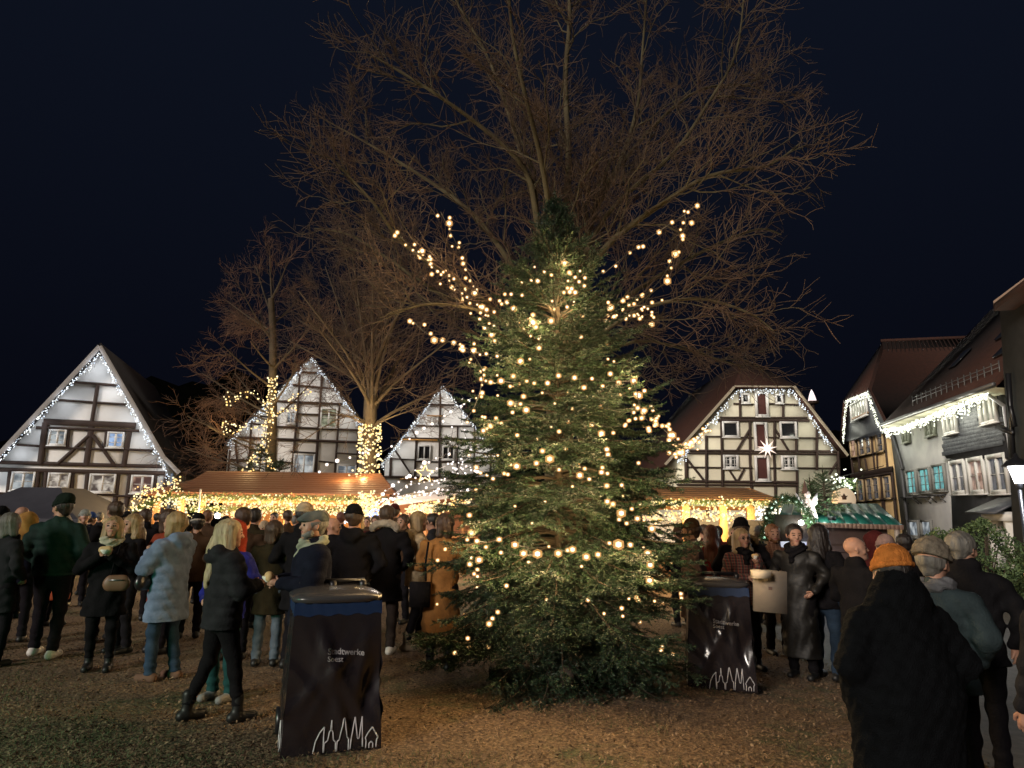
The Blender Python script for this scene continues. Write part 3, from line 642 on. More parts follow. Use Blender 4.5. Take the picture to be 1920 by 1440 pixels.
# big bare tree behind the fir (limbs follow the ones in view, spread over 7 m of depth)
T1 = thing('bare_tree', 'huge bare deciduous tree rising behind the christmas tree and filling the upper sky', 'tree', at(1045, 960, 11.0)*1)
T1.location.z = gz(T1.location.x)-.1
def tl(root, P): return np.asarray(P)-np.array(root.location)
LIMBS = [([(1045, 1180, 11), (1047, 900, 11), (1050, 700, 11), (1048, 600, 11)], .30, .20),
 ([(1048, 600, 11), (1060, 420, 11.1), (1066, 300, 11.2), (1060, 150, 11.4), (1068, 30, 11.5), (1064, -120, 11.7)], .17, .03),
 ([(1048, 620, 11), (1010, 430, 10.6), (985, 320, 10.3), (905, 240, 10), (800, 165, 9.6), (700, 105, 9.5)], .14, .015),
 ([(1040, 660, 11), (960, 500, 11.4), (885, 400, 11.9), (790, 330, 12.4), (700, 275, 12.7), (605, 222, 12.9)], .14, .012),
 ([(1035, 680, 11), (900, 560, 10.5), (760, 460, 10), (700, 380, 9.6), (620, 295, 9.4)], .12, .012),
 ([(1035, 700, 11), (880, 590, 11.4), (720, 480, 12), (655, 440, 12.4), (590, 428, 12.6)], .10, .01),
 ([(1052, 640, 11), (1120, 380, 11.5), (1160, 310, 11.8), (1195, 200, 12.1), (1205, 90, 12.4), (1215, -40, 12.6)], .14, .015),
 ([(1056, 600, 11), (1130, 470, 10.4), (1230, 390, 10), (1330, 330, 9.6), (1440, 310, 9.6), (1505, 265, 9.6)], .14, .012),
 ([(1056, 560, 11), (1140, 400, 11), (1260, 290, 10.8), (1330, 190, 10.7), (1380, 100, 10.5), (1395, -10, 10.4)], .11, .012),
 ([(1060, 640, 11), (1200, 540, 11.6), (1320, 470, 12.2), (1420, 430, 12.8), (1465, 440, 13)], .12, .012),
 ([(1060, 680, 11), (1180, 590, 10.4), (1300, 560, 10), (1400, 585, 9.8), (1450, 620, 9.7)], .09, .01),
 ([(1060, 700, 11), (1190, 640, 11.5), (1300, 660, 12), (1400, 690, 12.5)], .08, .01),
 ([(1050, 600, 11), (980, 300, 12.3), (920, 120, 13.3), (860, 10, 14), (820, -80, 14.4)], .12, .015),
 ([(1052, 560, 11), (1020, 330, 9.8), (985, 180, 9.1), (960, 60, 8.7), (950, -80, 8.4)], .11, .015),
 ([(1052, 580, 11), (1150, 330, 12.7), (1290, 180, 13.8), (1390, 160, 14.6), (1450, 175, 15.2)], .12, .012),
 ([(1040, 700, 11), (940, 600, 9.8), (820, 570, 9.2), (730, 590, 8.8)], .08, .01)]
mbT = Twigs(); tw = [Twigs(), Twigs(), Twigs()]
for pts, r0, r1 in LIMBS:
    P = smooth_poly([tl(T1, at(*p)) for p in pts]); mbT.add(P, r0*(.45 if r0 < .25 else .8), r1)
    if r0 < .25: ramify(tw, P, r0*.35, r1, 2, [3.7, 6.6, 8.6], [1.8, .92, .46], ang=.92, up=.05, wig=.20, center=tl(T1, at(1050, 600, 11)))
mbT.build('trunk', M_bark, T1, 9); tw[2].build('branches', M_bark, T1, 4)['kind'] = 'stuff'
c_ = tw[1]; c_.P += tw[0].P; c_.Rr += tw[0].Rr; c_.build('twigs', M_twig, T1, 3)['kind'] = 'stuff'
print('big tree twigs', len(c_.P))

def simple_tree(name, label, base, limbs, dens, lens, mb_, mt, r_tr, lights=None, up=.03, ang=.8):
    t = thing(name, label, 'tree', base, group='bare trees behind the stalls'); tr = Twigs(); tw = [Twigs(), Twigs(), Twigs()]
    cen = tl(t, at(*limbs[0][0][-1]))
    for i, (pts, r0, r1) in enumerate(limbs):
        P = smooth_poly([tl(t, at(*p)) for p in pts]); tr.add(P, r0*(.85 if i == 0 else .55), r1)
        if i: ramify(tw, P, r0*.35, r1, 2, dens, lens, ang=ang, up=up, wig=.18, center=cen)
    tr.build('trunk', mb_, t, 8); tw[2].build('branches', mb_, t, 3)['kind'] = 'stuff'
    c_ = tw[1]; c_.P += tw[0].P; c_.Rr += tw[0].Rr; c_.build('twigs', mt, t, 3)['kind'] = 'stuff'
    print(name, len(c_.P)); return t
# tree with the golden wrapped trunk
D2 = 23
limbs = [([(691, 1010, D2), (692, 900, D2), (694, 780, D2), (696, 740, D2)], .30, .22)]
for tx, ty, dd in [(700, 560, 0), (730, 470, 1.5), (660, 470, -1), (610, 500, 2), (560, 545, -2), (770, 520, -1.5), (820, 560, 1.5), (840, 640, -1), (545, 640, 1.5), (790, 640, 2.5), (850, 720, 0), (600, 620, -2.5), (700, 450, -2), (640, 440, 2.5), (760, 450, 0), (560, 600, 2.5), (800, 490, -2.5)]:
    a = (697+random.uniform(-3, 3), random.uniform(690, 800), D2); limbs.append(([a, (697+(tx-697)*.35, a[1]+(ty-a[1])*.42, D2+dd*.5), (tx, ty, D2+dd)], .13, .02))
for tx, ty in [(560, 830), (800, 760), (600, 770)]: limbs.append(([(696, 800, D2), (650 if tx < 690 else 740, 780, D2-.5), (tx, ty, D2-1)], .07, .01))
simple_tree('bare_tree', 'bare tree with smooth grey limbs and golden lights wound round its trunk', at(691, 960, D2)*Vector((1, 1, 0)) if False else Vector((at(691, 960, D2).x, D2, 0)), limbs, [2.6, 4.4, 4.4], [2.2, 1.25, .7], M_bark2, M_twig, .3)
# orange-lit tree further left
D3 = 27
limbs = [([(508, 1000, D3), (508, 860, D3), (511, 760, D3), (512, 640, D3), (508, 560, D3)], .28, .12)]
for tx, ty, dd in [(505, 470, 0), (480, 500, 1), (540, 490, -1), (450, 590, 1.5), (420, 650, -1.5), (380, 700, 1), (350, 780, -1), (345, 840, 1), (390, 800, -2), (560, 560, 1.5), (590, 600, -1.5), (420, 560, 1), (600, 700, 1.5), (440, 700, 2), (470, 640, -2), (400, 740, 2), (560, 680, -2), (450, 540, -1), (370, 830, 2)]:
    ay = min(900, max(560, ty+random.uniform(30, 110))); limbs.append(([(510, ay, D3), (510+(tx-510)*.5, ay+(ty-ay)*.45, D3+dd*.5), (tx, ty, D3+dd)], .09, .015))
simple_tree('bare_tree', 'bare orange lit tree left of the gable with golden lights looped along low branches', Vector((at(508, 960, D3).x, D3, 0)), limbs, [2.8, 4.6, 4.6], [2.0, 1.1, .65], M_bark2, M_twig2, .3)

# ------------------------------------------------------------------ conifers
M_fbark = mat('fir_bark', (.035, .024, .015), .9, (.05, .035, .02), 8)
def needlemat(name, c0, c1):
    m = leafmat(name, [c0, tuple((a+b)/2 for a, b in zip(c0, c1)), c1], 14); b = m.node_tree.nodes['Principled BSDF']; b.inputs['Roughness'].default_value = .5
    b.inputs['Specular IOR Level'].default_value = .35; return m
M_needle = needlemat('fir_needles', (.010, .026, .014), (.030, .062, .028))
PROF = ([0, .03, .10, .2, .4, .58, .70, .80, .92, 1.0], [.75, 1.05, 1.45, 1.52, 1.27, 1.05, .86, .58, .25, .04])
def conifer(root, H, Rb, nwh, per, dens, nl, mneed, kshoot=7.5, zlo=.05, lean=0.0, seed=1, top_spread=.12, trunk_r=.06, droop=.25, sub=True, prof=False):
    rg = np.random.default_rng(seed); sh = []      # shoots: (p, d, len)
    br = Twigs(); tr = Twigs(); tr.add(np.array([[0, 0, -.1], [0, 0, H*.3], [.01, 0, H*.7], [0, 0, H*.995]]), trunk_r, .012)
    for w in range(nwh):
        t = (w+.5)/nwh; z0 = zlo*H+(H*(1-zlo)-.12)*(t**.92); L0 = (float(np.interp(z0/H, PROF[0], PROF[1])) if prof else Rb*(1-t)**.82*1.0+top_spread)
        n = per if t < .85 else max(4, per-3)
        for b in range(n):
            a = rg.random()*6.283 if True else 0
            L = L0*rg.uniform(.72, 1.12); el = .05+.75*t**1.6+rg.normal(0, .10); zz = z0+rg.uniform(-.5, .5)*(H/nwh)
            m_ = 7; d = np.array([math.cos(a)*math.cos(el), math.sin(a)*math.cos(el), math.sin(el)]); p = np.array([0, 0, zz]); pts = [p]
            for i in range(m_):
                dd = d.copy(); dd[2] -= droop*(1-t)*math.sin(math.pi*min(1, i/m_*1.1)); dd[:2] += rg.normal(0, .03, 2); p = p+norm(dd)*L/m_; pts.append(p)
            pts = np.array(pts); br.add(pts, .006+.012*L, .003)
            # lateral shoots in a flat herringbone
            ns = max(3, int(L*kshoot)); side = norm(np.cross(d, [0, 0, 1.]))
            for q in range(ns):
                u = .22+.78*(q+rg.random())/ns; i = min(m_-1, int(u*m_)); f = u*m_-i; pp = pts[i]+(pts[i+1]-pts[i])*f; ax = norm(pts[i+1]-pts[i])
                for sg in (-1, 1):
                    sl = L*.40*(1.12-u)*rg.uniform(.6, 1.2)+.05
                    dv = norm(ax*.75+side*sg*rg.uniform(.6, 1.0)+np.array([0, 0, rg.normal(-.30, .18)*(1-t)]))
                    sh.append((pp, dv, sl))
                    if sub and sl > .16:
                        for _ in range(int(sl*9)):
                            uu = rg.uniform(.25, .9); s2 = norm(np.cross(dv, [0, 0, 1.]))*rg.choice([-1, 1]); sh.append((pp+dv*sl*uu, norm(dv*.8+s2*.7+np.array([0, 0, rg.normal(-.35, .2)*(1-t)])), sl*.45*rg.uniform(.6, 1.1)))
            sh.append((pts[-2], norm(pts[-1]-pts[-2]), L/m_+.08)); 
            for i in range(2, m_): sh.append((pts[i], norm(pts[min(i+1, m_)]-pts[i-1]), L/m_))
    for i in range(6): sh.append((np.array([0, 0, H-.55+i*.1]), np.array([0, 0, 1.]), .14))
    P = np.array([s_[0] for s_ in sh]); Dv = np.array([s_[1] for s_ in sh]); Ls = np.array([s_[2] for s_ in sh])
    # stems of the shoots
    stems = Twigs()
    E_ = P+Dv*Ls[:, None]; k = Ls > .05
    for a, b in zip(P[k], E_[k]): stems.add(np.array([a, b]), .0028, .0015)
    n = np.maximum(3, (Ls*dens)).astype(int); idx = np.repeat(np.arange(len(P)), n); N = len(idx)
    u = rg.random(N); base = P[idx]+Dv[idx]*(Ls[idx]*u)[:, None]
    ref = rg.normal(0, 1, (N, 3)); q = np.cross(Dv[idx], ref); q /= np.linalg.norm(q, axis=1, keepdims=True)+1e-9
    q[:, 2] *= .55; q[:, 2] += .12; q /= np.linalg.norm(q, axis=1, keepdims=True)
    nd = q*.80+Dv[idx]*.62; ln = nl*rg.uniform(.7, 1.15, N)*(1-.35*u)
    tip = base+nd*ln[:, None]; wv = np.cross(nd, rg.normal(0, 1, (N, 3))); wv /= np.linalg.norm(wv, axis=1, keepdims=True)+1e-9; wv *= (nl*.11)
    V = np.stack([base-wv, base+wv, tip], 1).reshape(-1, 3)
    Fc = (np.arange(N)*3)[:, None]+np.array([[0, 1, 2]])
    tr.build('trunk', M_fbark, root, 8); br.build('branches', M_fbark, root, 4)['kind'] = 'stuff'; stems.build('shoots', M_fbark, root, 3)['kind'] = 'stuff'
    o = link('needles', meshnp('needles', V, Fc, mneed), root); o['kind'] = 'stuff'
    print('conifer needles', N, 'shoots', len(P)); return pts, P, E_
fx = at(1052, 960, 7.5); FIR = Vector((fx.x, 7.5, gz(fx.x)))
H_fir = at(1030, 372, 7.5).z-FIR.z
XT = thing('christmas_tree', 'tall dense green fir decked with warm lights in the middle of the square', 'christmas tree', FIR)
XT.rotation_euler = (0, R(-.6), 0)
_, SP, SE = conifer(XT, H_fir, 1.5, 42, 14, 210, .042, M_needle, kshoot=7.0, zlo=.055, seed=3, top_spread=.20, droop=.50, trunk_r=.075, prof=True)
# timber cross frame foot
mb = MB(); mb.box((0, 0, .06), (1.5, .12, .12)); mb.box((0, 0, .19), (.12, 1.5, .12)); mb.build('tree_stand', mat('old_timber', (.05, .04, .03), .9), XT)
# ------------------------------------------------------------------ lights on the fir
def fir_depth(px, py, inset=.92):
    """world point on the crown's front surface along a view line"""
    d = ray(px, py)
    best = None
    for k in range(300):
        Y = 5.5+k*.01; p = CAMP+d*(Y/d.y); q = p-FIR; t = q.z/H_fir
        if t < 0 or t > 1: continue
        Rr = float(np.interp(t, PROF[0], PROF[1]))*inset
        if q.x*q.x+q.y*q.y < Rr*Rr: return p
    return CAMP+d*(7.3/d.y)
Z1 = [(600, 705, 1), (637, 722, 2), (657, 663, 1), (710, 672, 1), (752, 680, 2), (790, 717, 3), (680, 735, 1), (598, 775, 1), (627, 825, 2), (665, 862, 3), (682, 897, 1), (818, 793, 0), (898, 752, 2), (898, 795, 4), (915, 820, 2), (1000, 785, 3), (848, 830, 1), (932, 938, 2), (828, 1012, 3), (718, 1123, 3), (660, 1130, 2), (608, 1113, 2), (605, 1070, 1), (628, 1052, 1), (787, 1095, 2), (770, 1153, 1), (863, 1123, 1), (905, 1135, 1), (980, 1135, 2), (1042, 1093, 2), (1132, 1105, 2), (1230, 1110, 1), (1333, 1083, 2), (1380, 1132, 2), (1465, 1122, 3), (1290, 1152, 1), (1185, 1160, 2), (1095, 1185, 0), (845, 1210, 2), (772, 1248, 3), (860, 1286, 3), (783, 1300, 1), (627, 1328, 1), (612, 1190, 2), (660, 1378, 2), (720, 1362, 1), (690, 1352, 1), (1045, 1408, 1), (1095, 1350, 1), (1228, 1370, 1), (1280, 1268, 1), (1493, 1205, 4), (1487, 1275, 2), (1518, 1300, 2), (1465, 1300, 1), (1440, 1345, 1), (1475, 1335, 1), (1415, 1375, 1), (1548, 1390, 2), (1350, 1415, 1), (1283, 1418, 3), (1168, 875, 1), (963, 508, 1), (925, 560, 2), (890, 557, 1), (1075, 462, 3), (1102, 513, 2), (1135, 540, 1), (1157, 565, 1), (1187, 588, 1), (1190, 543, 1), (1095, 560, 0), (1092, 600, 1), (1115, 605, 2), (1105, 622, 2), (1135, 625, 2), (1072, 625, 1), (1090, 707, 1), (1018, 720, 0), (885, 870, 0), (930, 885, 0), (740, 635, 1), (775, 635, 1), (837, 640, 1), (722, 690, 1), (810, 1428, 1), (880, 1000, 0), (500, 930, 2), (563, 952, 3), (635, 970, 1), (600, 975, 0), (697, 983, 1), (560, 1180, 0), (1320, 1000, 0), (1000, 1380, 0), (1120, 1280, 0), (1020, 1250, 0), (950, 1190, 0), (1390, 1200, 0)]
Z2 = [(765, 72, 1), (795, 150, 1), (570, 90, 1), (688, 163, 2), (722, 200, 4), (660, 220, 2), (540, 226, 1), (568, 234, 3), (510, 268, 1), (527, 272, 1), (458, 292, 1), (380, 240, 2), (345, 180, 1), (400, 265, 1), (852, 228, 1), (885, 245, 1), (862, 276, 3), (906, 294, 1), (828, 328, 0), (765, 250, 1), (963, 85, 2), (918, 40, 1), (988, 155, 2), (993, 180, 2), (967, 240, 1), (963, 262, 2), (990, 268, 1), (988, 325, 2), (1057, 322, 1), (990, 398, 2), (1016, 410, 2), (1055, 453, 4), (1045, 482, 1), (1080, 500, 1), (1130, 478, 2), (1143, 410, 0), (1197, 525, 3), (1178, 640, 3), (1190, 693, 3), (1187, 765, 3), (1042, 598, 5), (1000, 592, 1), (1097, 600, 2), (947, 645, 2), (892, 656, 3), (828, 622, 3), (805, 625, 1), (762, 640, 3), (665, 642, 4), (600, 640, 3), (560, 600, 3), (487, 575, 2), (495, 636, 1), (623, 680, 0), (357, 543, 3), (348, 462, 2), (383, 582, 2), (372, 610, 1), (360, 604, 1), (338, 576, 1), (393, 670, 3), (357, 660, 1), (350, 690, 2), (425, 610, 1), (385, 715, 1), (370, 735, 1), (480, 913, 1), (455, 943, 1), (440, 968, 2), (437, 1075, 0), (345, 1070, 1), (1125, 845, 1), (900, 856, 1), (1057, 895, 1), (975, 920, 0), (1062, 932, 0), (413, 68, 2), (445, 45, 2), (430, 60, 1), (480, 32, 1), (472, 10, 1), (1215, 500, 0), (1160, 485, 0), (1185, 68, 2), (1210, 45, 1), (1150, 10, 2), (1075, 40, 1), (718, 608, 0), (1210, 862, 0), (1090, 850, 0), (870, 700, 0), (640, 500, 0), (560, 420, 0), (700, 400, 0)]
FS = thing('light_string', 'warm fairy lights wound round the fir from tip to skirt', 'fairy lights', FIR)
RAD = [.010, .0135, .017, .0215, .026, .030]
V_, F_ = ico(); bm_ = {}
def bulb_mesh(k, m):
    if (k, m.name) not in bm_: bm_[(k, m.name)] = meshnp('bulb', V_*RAD[k], F_, m, True)
    return bm_[(k, m.name)]
BP = []
for L_, sc, ox, oy in ((Z1, 3, 700, 340), (Z2, 2.483, 740, 780)):
    for x, y, k in L_:
        p = fir_depth(x/sc+ox, y/sc+oy, .90 if k > 1 else .78)-FIR; BP.append((p, k))
for i in range(110):
    t = random.random()**1.4*.8+.06; a = random.uniform(0, 6.28); Rr = float(np.interp(t, PROF[0], PROF[1]))*random.uniform(.5, .95)
    BP.append((Vector((math.cos(a)*Rr, math.sin(a)*Rr, t*H_fir)), random.choice([0, 0, 1, 1])))
for p, k in BP: link('bulb', bulb_mesh(k, E_warm), FS, Matrix.Translation(p))
VV = np.concatenate([V_*RAD[k]*1.9+np.array(p) for p, k in BP]); g_ = link('halo_shells', meshnp('halo_shells', VV, (F_[None]+(np.arange(len(BP))*12)[:, None, None]).reshape(-1, 3), halomat(), True), FS); g_['kind'] = 'stuff'  # shells added to imitate a glow halo round every fir bulb
order = sorted(BP, key=lambda q: (q[0].z, q[0].x)); mb = MB()
for a, b in zip(order[:-1], order[1:]):
    if (a[0]-b[0]).length < .5: mb.tube([a[0], (a[0]+b[0])/2-Vector((0, 0, .02)), b[0]], .003, 3)
mb.build('cable', M_wire, FS, kind='stuff')
for p, k in BP:
    if k >= 3 or (k == 2 and random.random() < .30): lamp(p*1.0+Vector((0, -.03, .0)), 8.0 if k < 4 else 14.0, (1, .66, .30), FS, .05)
for t in (.12, .25, .38, .5, .62, .74):
    for a in (-2.2, -.9, .6): lamp((math.cos(a)*.75*(1-t), math.sin(a)*.75*(1-t), t*H_fir), (3.0 if t < .2 else 7.5), (1, .72, .34), FS, .10)

def limb_string(label, lines, step=.10, jit=.05, m=None, r=.017, power=5.0, every=.8, col=(1, .66, .32), group=None, wrapcol=None):
    P = [];  W = MB(); o0 = Vector(at(*lines[0][0])); root = thing('light_string', label, 'fairy lights', o0, group=group); LP = []
    for ln in lines:
        Q = smooth_poly([np.array(at(*p)-o0) for p in ln]); W.tube(Q, .006, 3)
        for p in poly_pts(Q, step, jit): P.append(p)
        LP += list(poly_pts(Q, every))
    W.build('cable', M_wire, root, kind='stuff')
    rr = r*RNG.choice([.7, .85, 1.0, 1.25, 1.7], len(P), p=[.25, .3, .25, .13, .07]); bulbs('bulbs', P, rr*.85, m or E_warm, root, shell=(1.9 if m is None else 0))
    for p in LP: lamp(Vector(p)+Vector((0, -.12, 0)), power, col, root, .08)
    return root
limb_string('longest string of warm lights on a bare limb rising left above the fir', [[(750, 443, 9.0), (800, 490, 9.2), (860, 545, 9.3), (900, 590, 9.4), (940, 610, 9.2)], [(775, 470, 8.9), (840, 520, 9.1), (885, 560, 9.2)]], jit=.045, step=.075, r=.019)
limb_string('short string of warm lights climbing steeply left of the fir tip', [[(826, 397, 9.3), (845, 435, 9.3), (862, 470, 9.3), (880, 515, 9.3), (900, 560, 9.3)]], step=.09, jit=.05, r=.021)
limb_string('lowest string of warm lights sticking out left of the fir crown', [[(776, 603, 8.6), (800, 625, 8.6), (840, 640, 8.5), (880, 655, 8.3)]], step=.10, jit=.035, r=.020)
limb_string('string of warm lights reaching the highest point up a bare limb right of the fir', [[(1304, 385, 8.6), (1280, 405, 8.6), (1250, 424, 8.7), (1182, 472, 8.9), (1130, 515, 9.0)]], step=.19, jit=.025, r=.026, power=3)
limb_string('curved string of warm lights below the highest one right of the fir', [[(1283, 400, 8.6), (1285, 425, 8.6), (1265, 475, 8.6), (1240, 522, 8.6), (1205, 555, 8.6), (1170, 560, 8.6), (1135, 588, 8.6)]], step=.10, jit=.04, r=.021, power=3)
limb_string('dense bunch of warm lights on the right shoulder of the fir', [[(1150, 600, 8.4), (1190, 595, 8.4), (1235, 585, 8.4)], [(1165, 585, 8.4), (1225, 605, 8.4)], [(1180, 575, 8.4), (1240, 570, 8.4)]], step=.055, jit=.04, r=.016)
limb_string('string of warm lights on the left flank of the fir at gable height', [[(880, 655, 6.5), (905, 700, 6.3), (890, 760, 6.1), (870, 790, 6.0)], [(1190, 715, 6.2), (1200, 760, 6.2), (1215, 790, 6.2)]], step=.08, jit=.05, r=.013, power=1)
limb_string('warm lights spilling from the fir onto the cream house roof edge', [[(1215, 770, 9), (1240, 800, 10), (1290, 840, 12), (1330, 800, 14)], [(1255, 855, 10), (1290, 835, 12)]], step=.14, jit=.05, r=.026, power=2)

# wrapped trunks of the trees behind the stalls
def wrap(label, spec, loops, m=E_gold, r=.036, rad=.34, n=420, power=26, group='golden lights on the bare trees'):
    o0 = Vector(at(*spec[-1])); root = thing('light_string', label, 'fairy lights', o0, group=group); P = []; W = MB()
    Q = smooth_poly([np.array(at(*p)-o0) for p in spec], 6); turns = 14; H = []
    for i in range(n):
        t = i/n*(len(Q)-1.001); k = int(t); c = Q[k]+(Q[k+1]-Q[k])*(t-k); a = i/n*turns*6.283
        q = c+np.array([math.cos(a)*rad, math.sin(a)*rad, 0]); H.append(q); P.append(q+RNG.normal(0, .04, 3))
    W.tube(H, .01, 3)
    for ln in loops:
        L = smooth_poly([np.array(at(*p)-o0) for p in ln]); W.tube(L, .01, 3); P += list(poly_pts(L, .065, .07))
        for p in poly_pts(L, 1.6): lamp(Vector(p)+Vector((0, -.4, 0)), power, (1, .68, .30), root, .1)
    W.build('cable', M_wire, root, kind='stuff'); bulbs('bulbs', P, RNG.uniform(.6, 1.25, len(P))*r, m, root)
    for i in range(0, len(Q), 6): lamp(Vector(Q[i])+Vector((.1, -.8, 0)), power, (1, .68, .30), root, .15)
wrap('golden lights wound tightly round the thick trunk right of the brown stall roof', [(694, 798, 22.9), (692, 860, 22.9), (691, 960, 22.9)], [[(655, 890, 22), (675, 885, 22.3), (690, 880, 22.5)], [(690, 800, 22.4), (686, 860, 22.4), (688, 940, 22.4)]], n=360)
wrap('golden lights on the trunk and drooping arms of the orange lit tree', [(512, 708, 26.8), (508, 760, 26.8), (500, 830, 26.8)], [[(423, 737, 25.5), (430, 757, 25.5), (450, 742, 25.6), (475, 738, 25.8), (495, 752, 26), (512, 775, 26)], [(540, 748, 26), (560, 740, 26), (580, 735, 26)], [(420, 800, 25.5), (425, 812, 25.5), (460, 800, 25.7), (490, 800, 26), (520, 780, 26)], [(415, 795, 25.5), (450, 797, 25.6)], [(497, 800, 26), (497, 840, 26), (503, 885, 26)], [(520, 775, 26), (540, 765, 26), (560, 768, 26)]], n=120, rad=.13, r=.036, power=10)

# small decorated firs
def small_fir(label, px, pyb, pyt, Y, Rb, seed, mneed=None, dens=90, nl=.06, group=None, bulbn=0, zb=None):
    b = at(px, pyb, Y); t = at(px, pyt, Y); r0 = thing('fir_tree', label, 'fir tree', b, group=group)
    conifer(r0, t.z-b.z, Rb, 11, 7, dens, nl, mneed or M_needle, kshoot=5, zlo=.04, seed=seed, top_spread=.06, sub=False, trunk_r=.03)
    if bulbn:
        H = t.z-b.z; s_ = thing('light_string', 'golden lights on the small fir behind the brown stall roof', 'fairy lights', b); P = []
        for i in range(bulbn):
            u = random.random()**1.3*.95; a = random.uniform(0, 6.28); P.append((math.cos(a)*Rb*(1-u), math.sin(a)*Rb*(1-u), H*u))
        bulbs('bulbs', P, RNG.uniform(.7, 1.2, len(P))*.035, E_gold, s_); lamp((0, -Rb-.3, H*.5), 12, (1, .7, .3), s_, .2)
small_fir('small fir with golden lights behind the brown stall roof beside the orange lit tree', 485, 905, 830, 23.5, .8, 11, bulbn=70)
small_fir('small unlit fir behind the brown stall roof', 522, 905, 860, 23.5, .7, 12)

# ------------------------------------------------------------------ stalls
M_garl = needlemat('garland_needles', (.02, .045, .015), (.06, .09, .03))
def garland(root, pts, rad=.12, n=2500, name='garland'):
    P = np.array([p for p in poly_pts(pts, .02)]); idx = RNG.integers(0, len(P), n); c = P[idx]+RNG.normal(0, rad*.35, (n, 3)); d = RNG.normal(0, 1, (n, 3)); d /= np.linalg.norm(d, axis=1, keepdims=True)
    w = np.cross(d, RNG.normal(0, 1, (n, 3))); w /= np.linalg.norm(w, axis=1, keepdims=True); V = np.stack([c-w*.008, c+w*.008, c+d*.09], 1).reshape(-1, 3)
    o = link(name, meshnp(name, V, (np.arange(n)*3)[:, None]+np.array([[0, 1, 2]]), M_garl), root); o['kind'] = 'stuff'
def field(root, quad, n, m, r, name='bulbs', power=0, npw=0, col=(1, .66, .28), off=.4):
    """hanging curtain of bulbs between 4 corners (tl,tr,br,bl)"""
    q = [np.array(p, float) for p in quad]; P = []
    for i in range(n):
        u, v = random.random(), random.random()**1.15; v = (round(v*9)+random.uniform(-.35, .35))/9 if random.random() < .6 else v
        p = (q[0]*(1-u)+q[1]*u)*(1-v)+(q[3]*(1-u)+q[2]*u)*v; P.append(p+RNG.normal(0, .05, 3))
    bulbs(name, P, RNG.choice([.7, 1, 1.3], n)*r, m, root)
    for i in range(npw):
        u = (i+.5)/npw; p = (q[0]*(1-u)+q[1]*u)*.4+(q[3]*(1-u)+q[2]*u)*.6; lamp(Vector(p)+Vector((0, -off, 0)), power, col, root, .3)
# stall 1 : long brown plank roof
YS = 20.5; s0 = at(345, 960, YS); s1 = at(712, 960, YS); W1 = (s1-s0).length; yaw1 = R(4)
ST = thing('market_stall', 'long wooden stall with brown plank roof and a curtain of golden lights', 'market stall', Vector((s0.x, YS, 0)), yaw1)
Zt = at(400, 884, YS+1.7).z; Ze = at(400, 925, YS).z
nrow = 10
def sloped(i):
    a = i/nrow; return Vector((0, -.35+2.1*a, Ze+(Zt-Ze)*a))
for i in range(nrow):
    a, b = sloped(i), sloped(i+1); c = (a+b)/2; v = (b-a); ln = v.length; v.normalize(); rot = Matrix((Vector((1, 0, 0)), v, Vector((1, 0, 0)).cross(v))).transposed() @ Matrix.Rotation(R(-5), 3, 'X')
    x0 = -.25+.02*i; x1 = W1+.35-.068*i
    piece('plank', ST, ((x0+x1)/2, c.y, c.z+.01), (x1-x0, ln*1.12, .03), M_plank, rot)
roofslab([[(W1+.3, -.3, Ze), (W1+.3, 3.8, Ze), (W1-.3, 1.75, Zt)], [(0, 3.8, Ze), (W1, 3.8, Ze), (W1-.3, 1.75, Zt), (0, 1.75, Zt)], [(-1.2, -.2, Ze-.05), (-.1, -.2, Ze), (0, 1.75, Zt-.1), (-1.0, 1.75, Zt-.45)]], .04, 'roof_side', M_plank, ST)
piece('fascia', ST, (W1/2, -.38, Ze-.06), (W1+.5, .05, .16), M_plank)
for x in (-.75, -.05, .55, W1*.52, W1*.87, W1+.1): piece('post', ST, (x, -.1, Ze/2), (.16 if x < .7 else .14, .14, Ze-.1), M_wood)
piece('counter', ST, (W1/2, -.1, 1.0), (W1-.6, .5, .06), M_wood); piece('front_board', ST, (W1/2, 0, .5), (W1-.6, .05, .95), M_wood)
piece('back_wall', ST, (W1/2, 3.4, Ze/2), (W1, .06, Ze-.1), M_wood)
piece('beam', ST, (W1/2, 1.2, Ze-.2), (W1, .12, .14), M_wood)
garland(ST, [(-.2, -.42, Ze-.12), (W1+.2, -.42, Ze-.12)], .14, 5000); garland(ST, [(.2, -.2, Ze-.45), (W1, -.2, Ze-.45)], .12, 3000); garland(ST, [(-1.3, -.2, Ze-.5), (-.5, -.2, Ze-.1), (-.1, -.2, Ze+.1)], .12, 2000)
LS = thing('light_string', 'curtain of golden lights hanging below the long brown stall roof', 'fairy lights', ST.location, yaw1)
field(LS, [(-.1, -.5, Ze-.10), (W1+.2, -.5, Ze-.12), (W1+.1, -.3, Ze-.62), (0, -.3, Ze-.66)], 900, E_gold, .024, power=125, npw=8)
field(LS, [(.3, 1.0, Ze-.35), (W1-.4, 1.0, Ze-.35), (W1-.4, 1.0, Ze-.75), (.3, 1.0, Ze-.75)], 320, E_gold, .022, power=90, npw=4, off=.2)
field(LS, [(-1.3, -.4, Ze+.0), (-.05, -.4, Ze+.45), (0, -.4, Ze-.75), (-1.4, -.4, Ze-.7)], 300, E_gold, .024, power=45, npw=2)
field(LS, [(W1*.75, .4, Ze-.5), (W1*.87, .4, Ze-.5), (W1*.87, .4, Ze-.85), (W1*.75, .4, Ze-.85)], 90, E_white, .030)
pole = thing('pole', 'thin pale pole standing at the left post of the brown stall', 'pole', Vector((at(371, 960, YS-1).x, YS-1, 0))); MB().tube([(0, 0, 0), (.02, 0, at(371, 917, YS-1).z)], .022, 6).build('pole_shaft', M_white, pole)
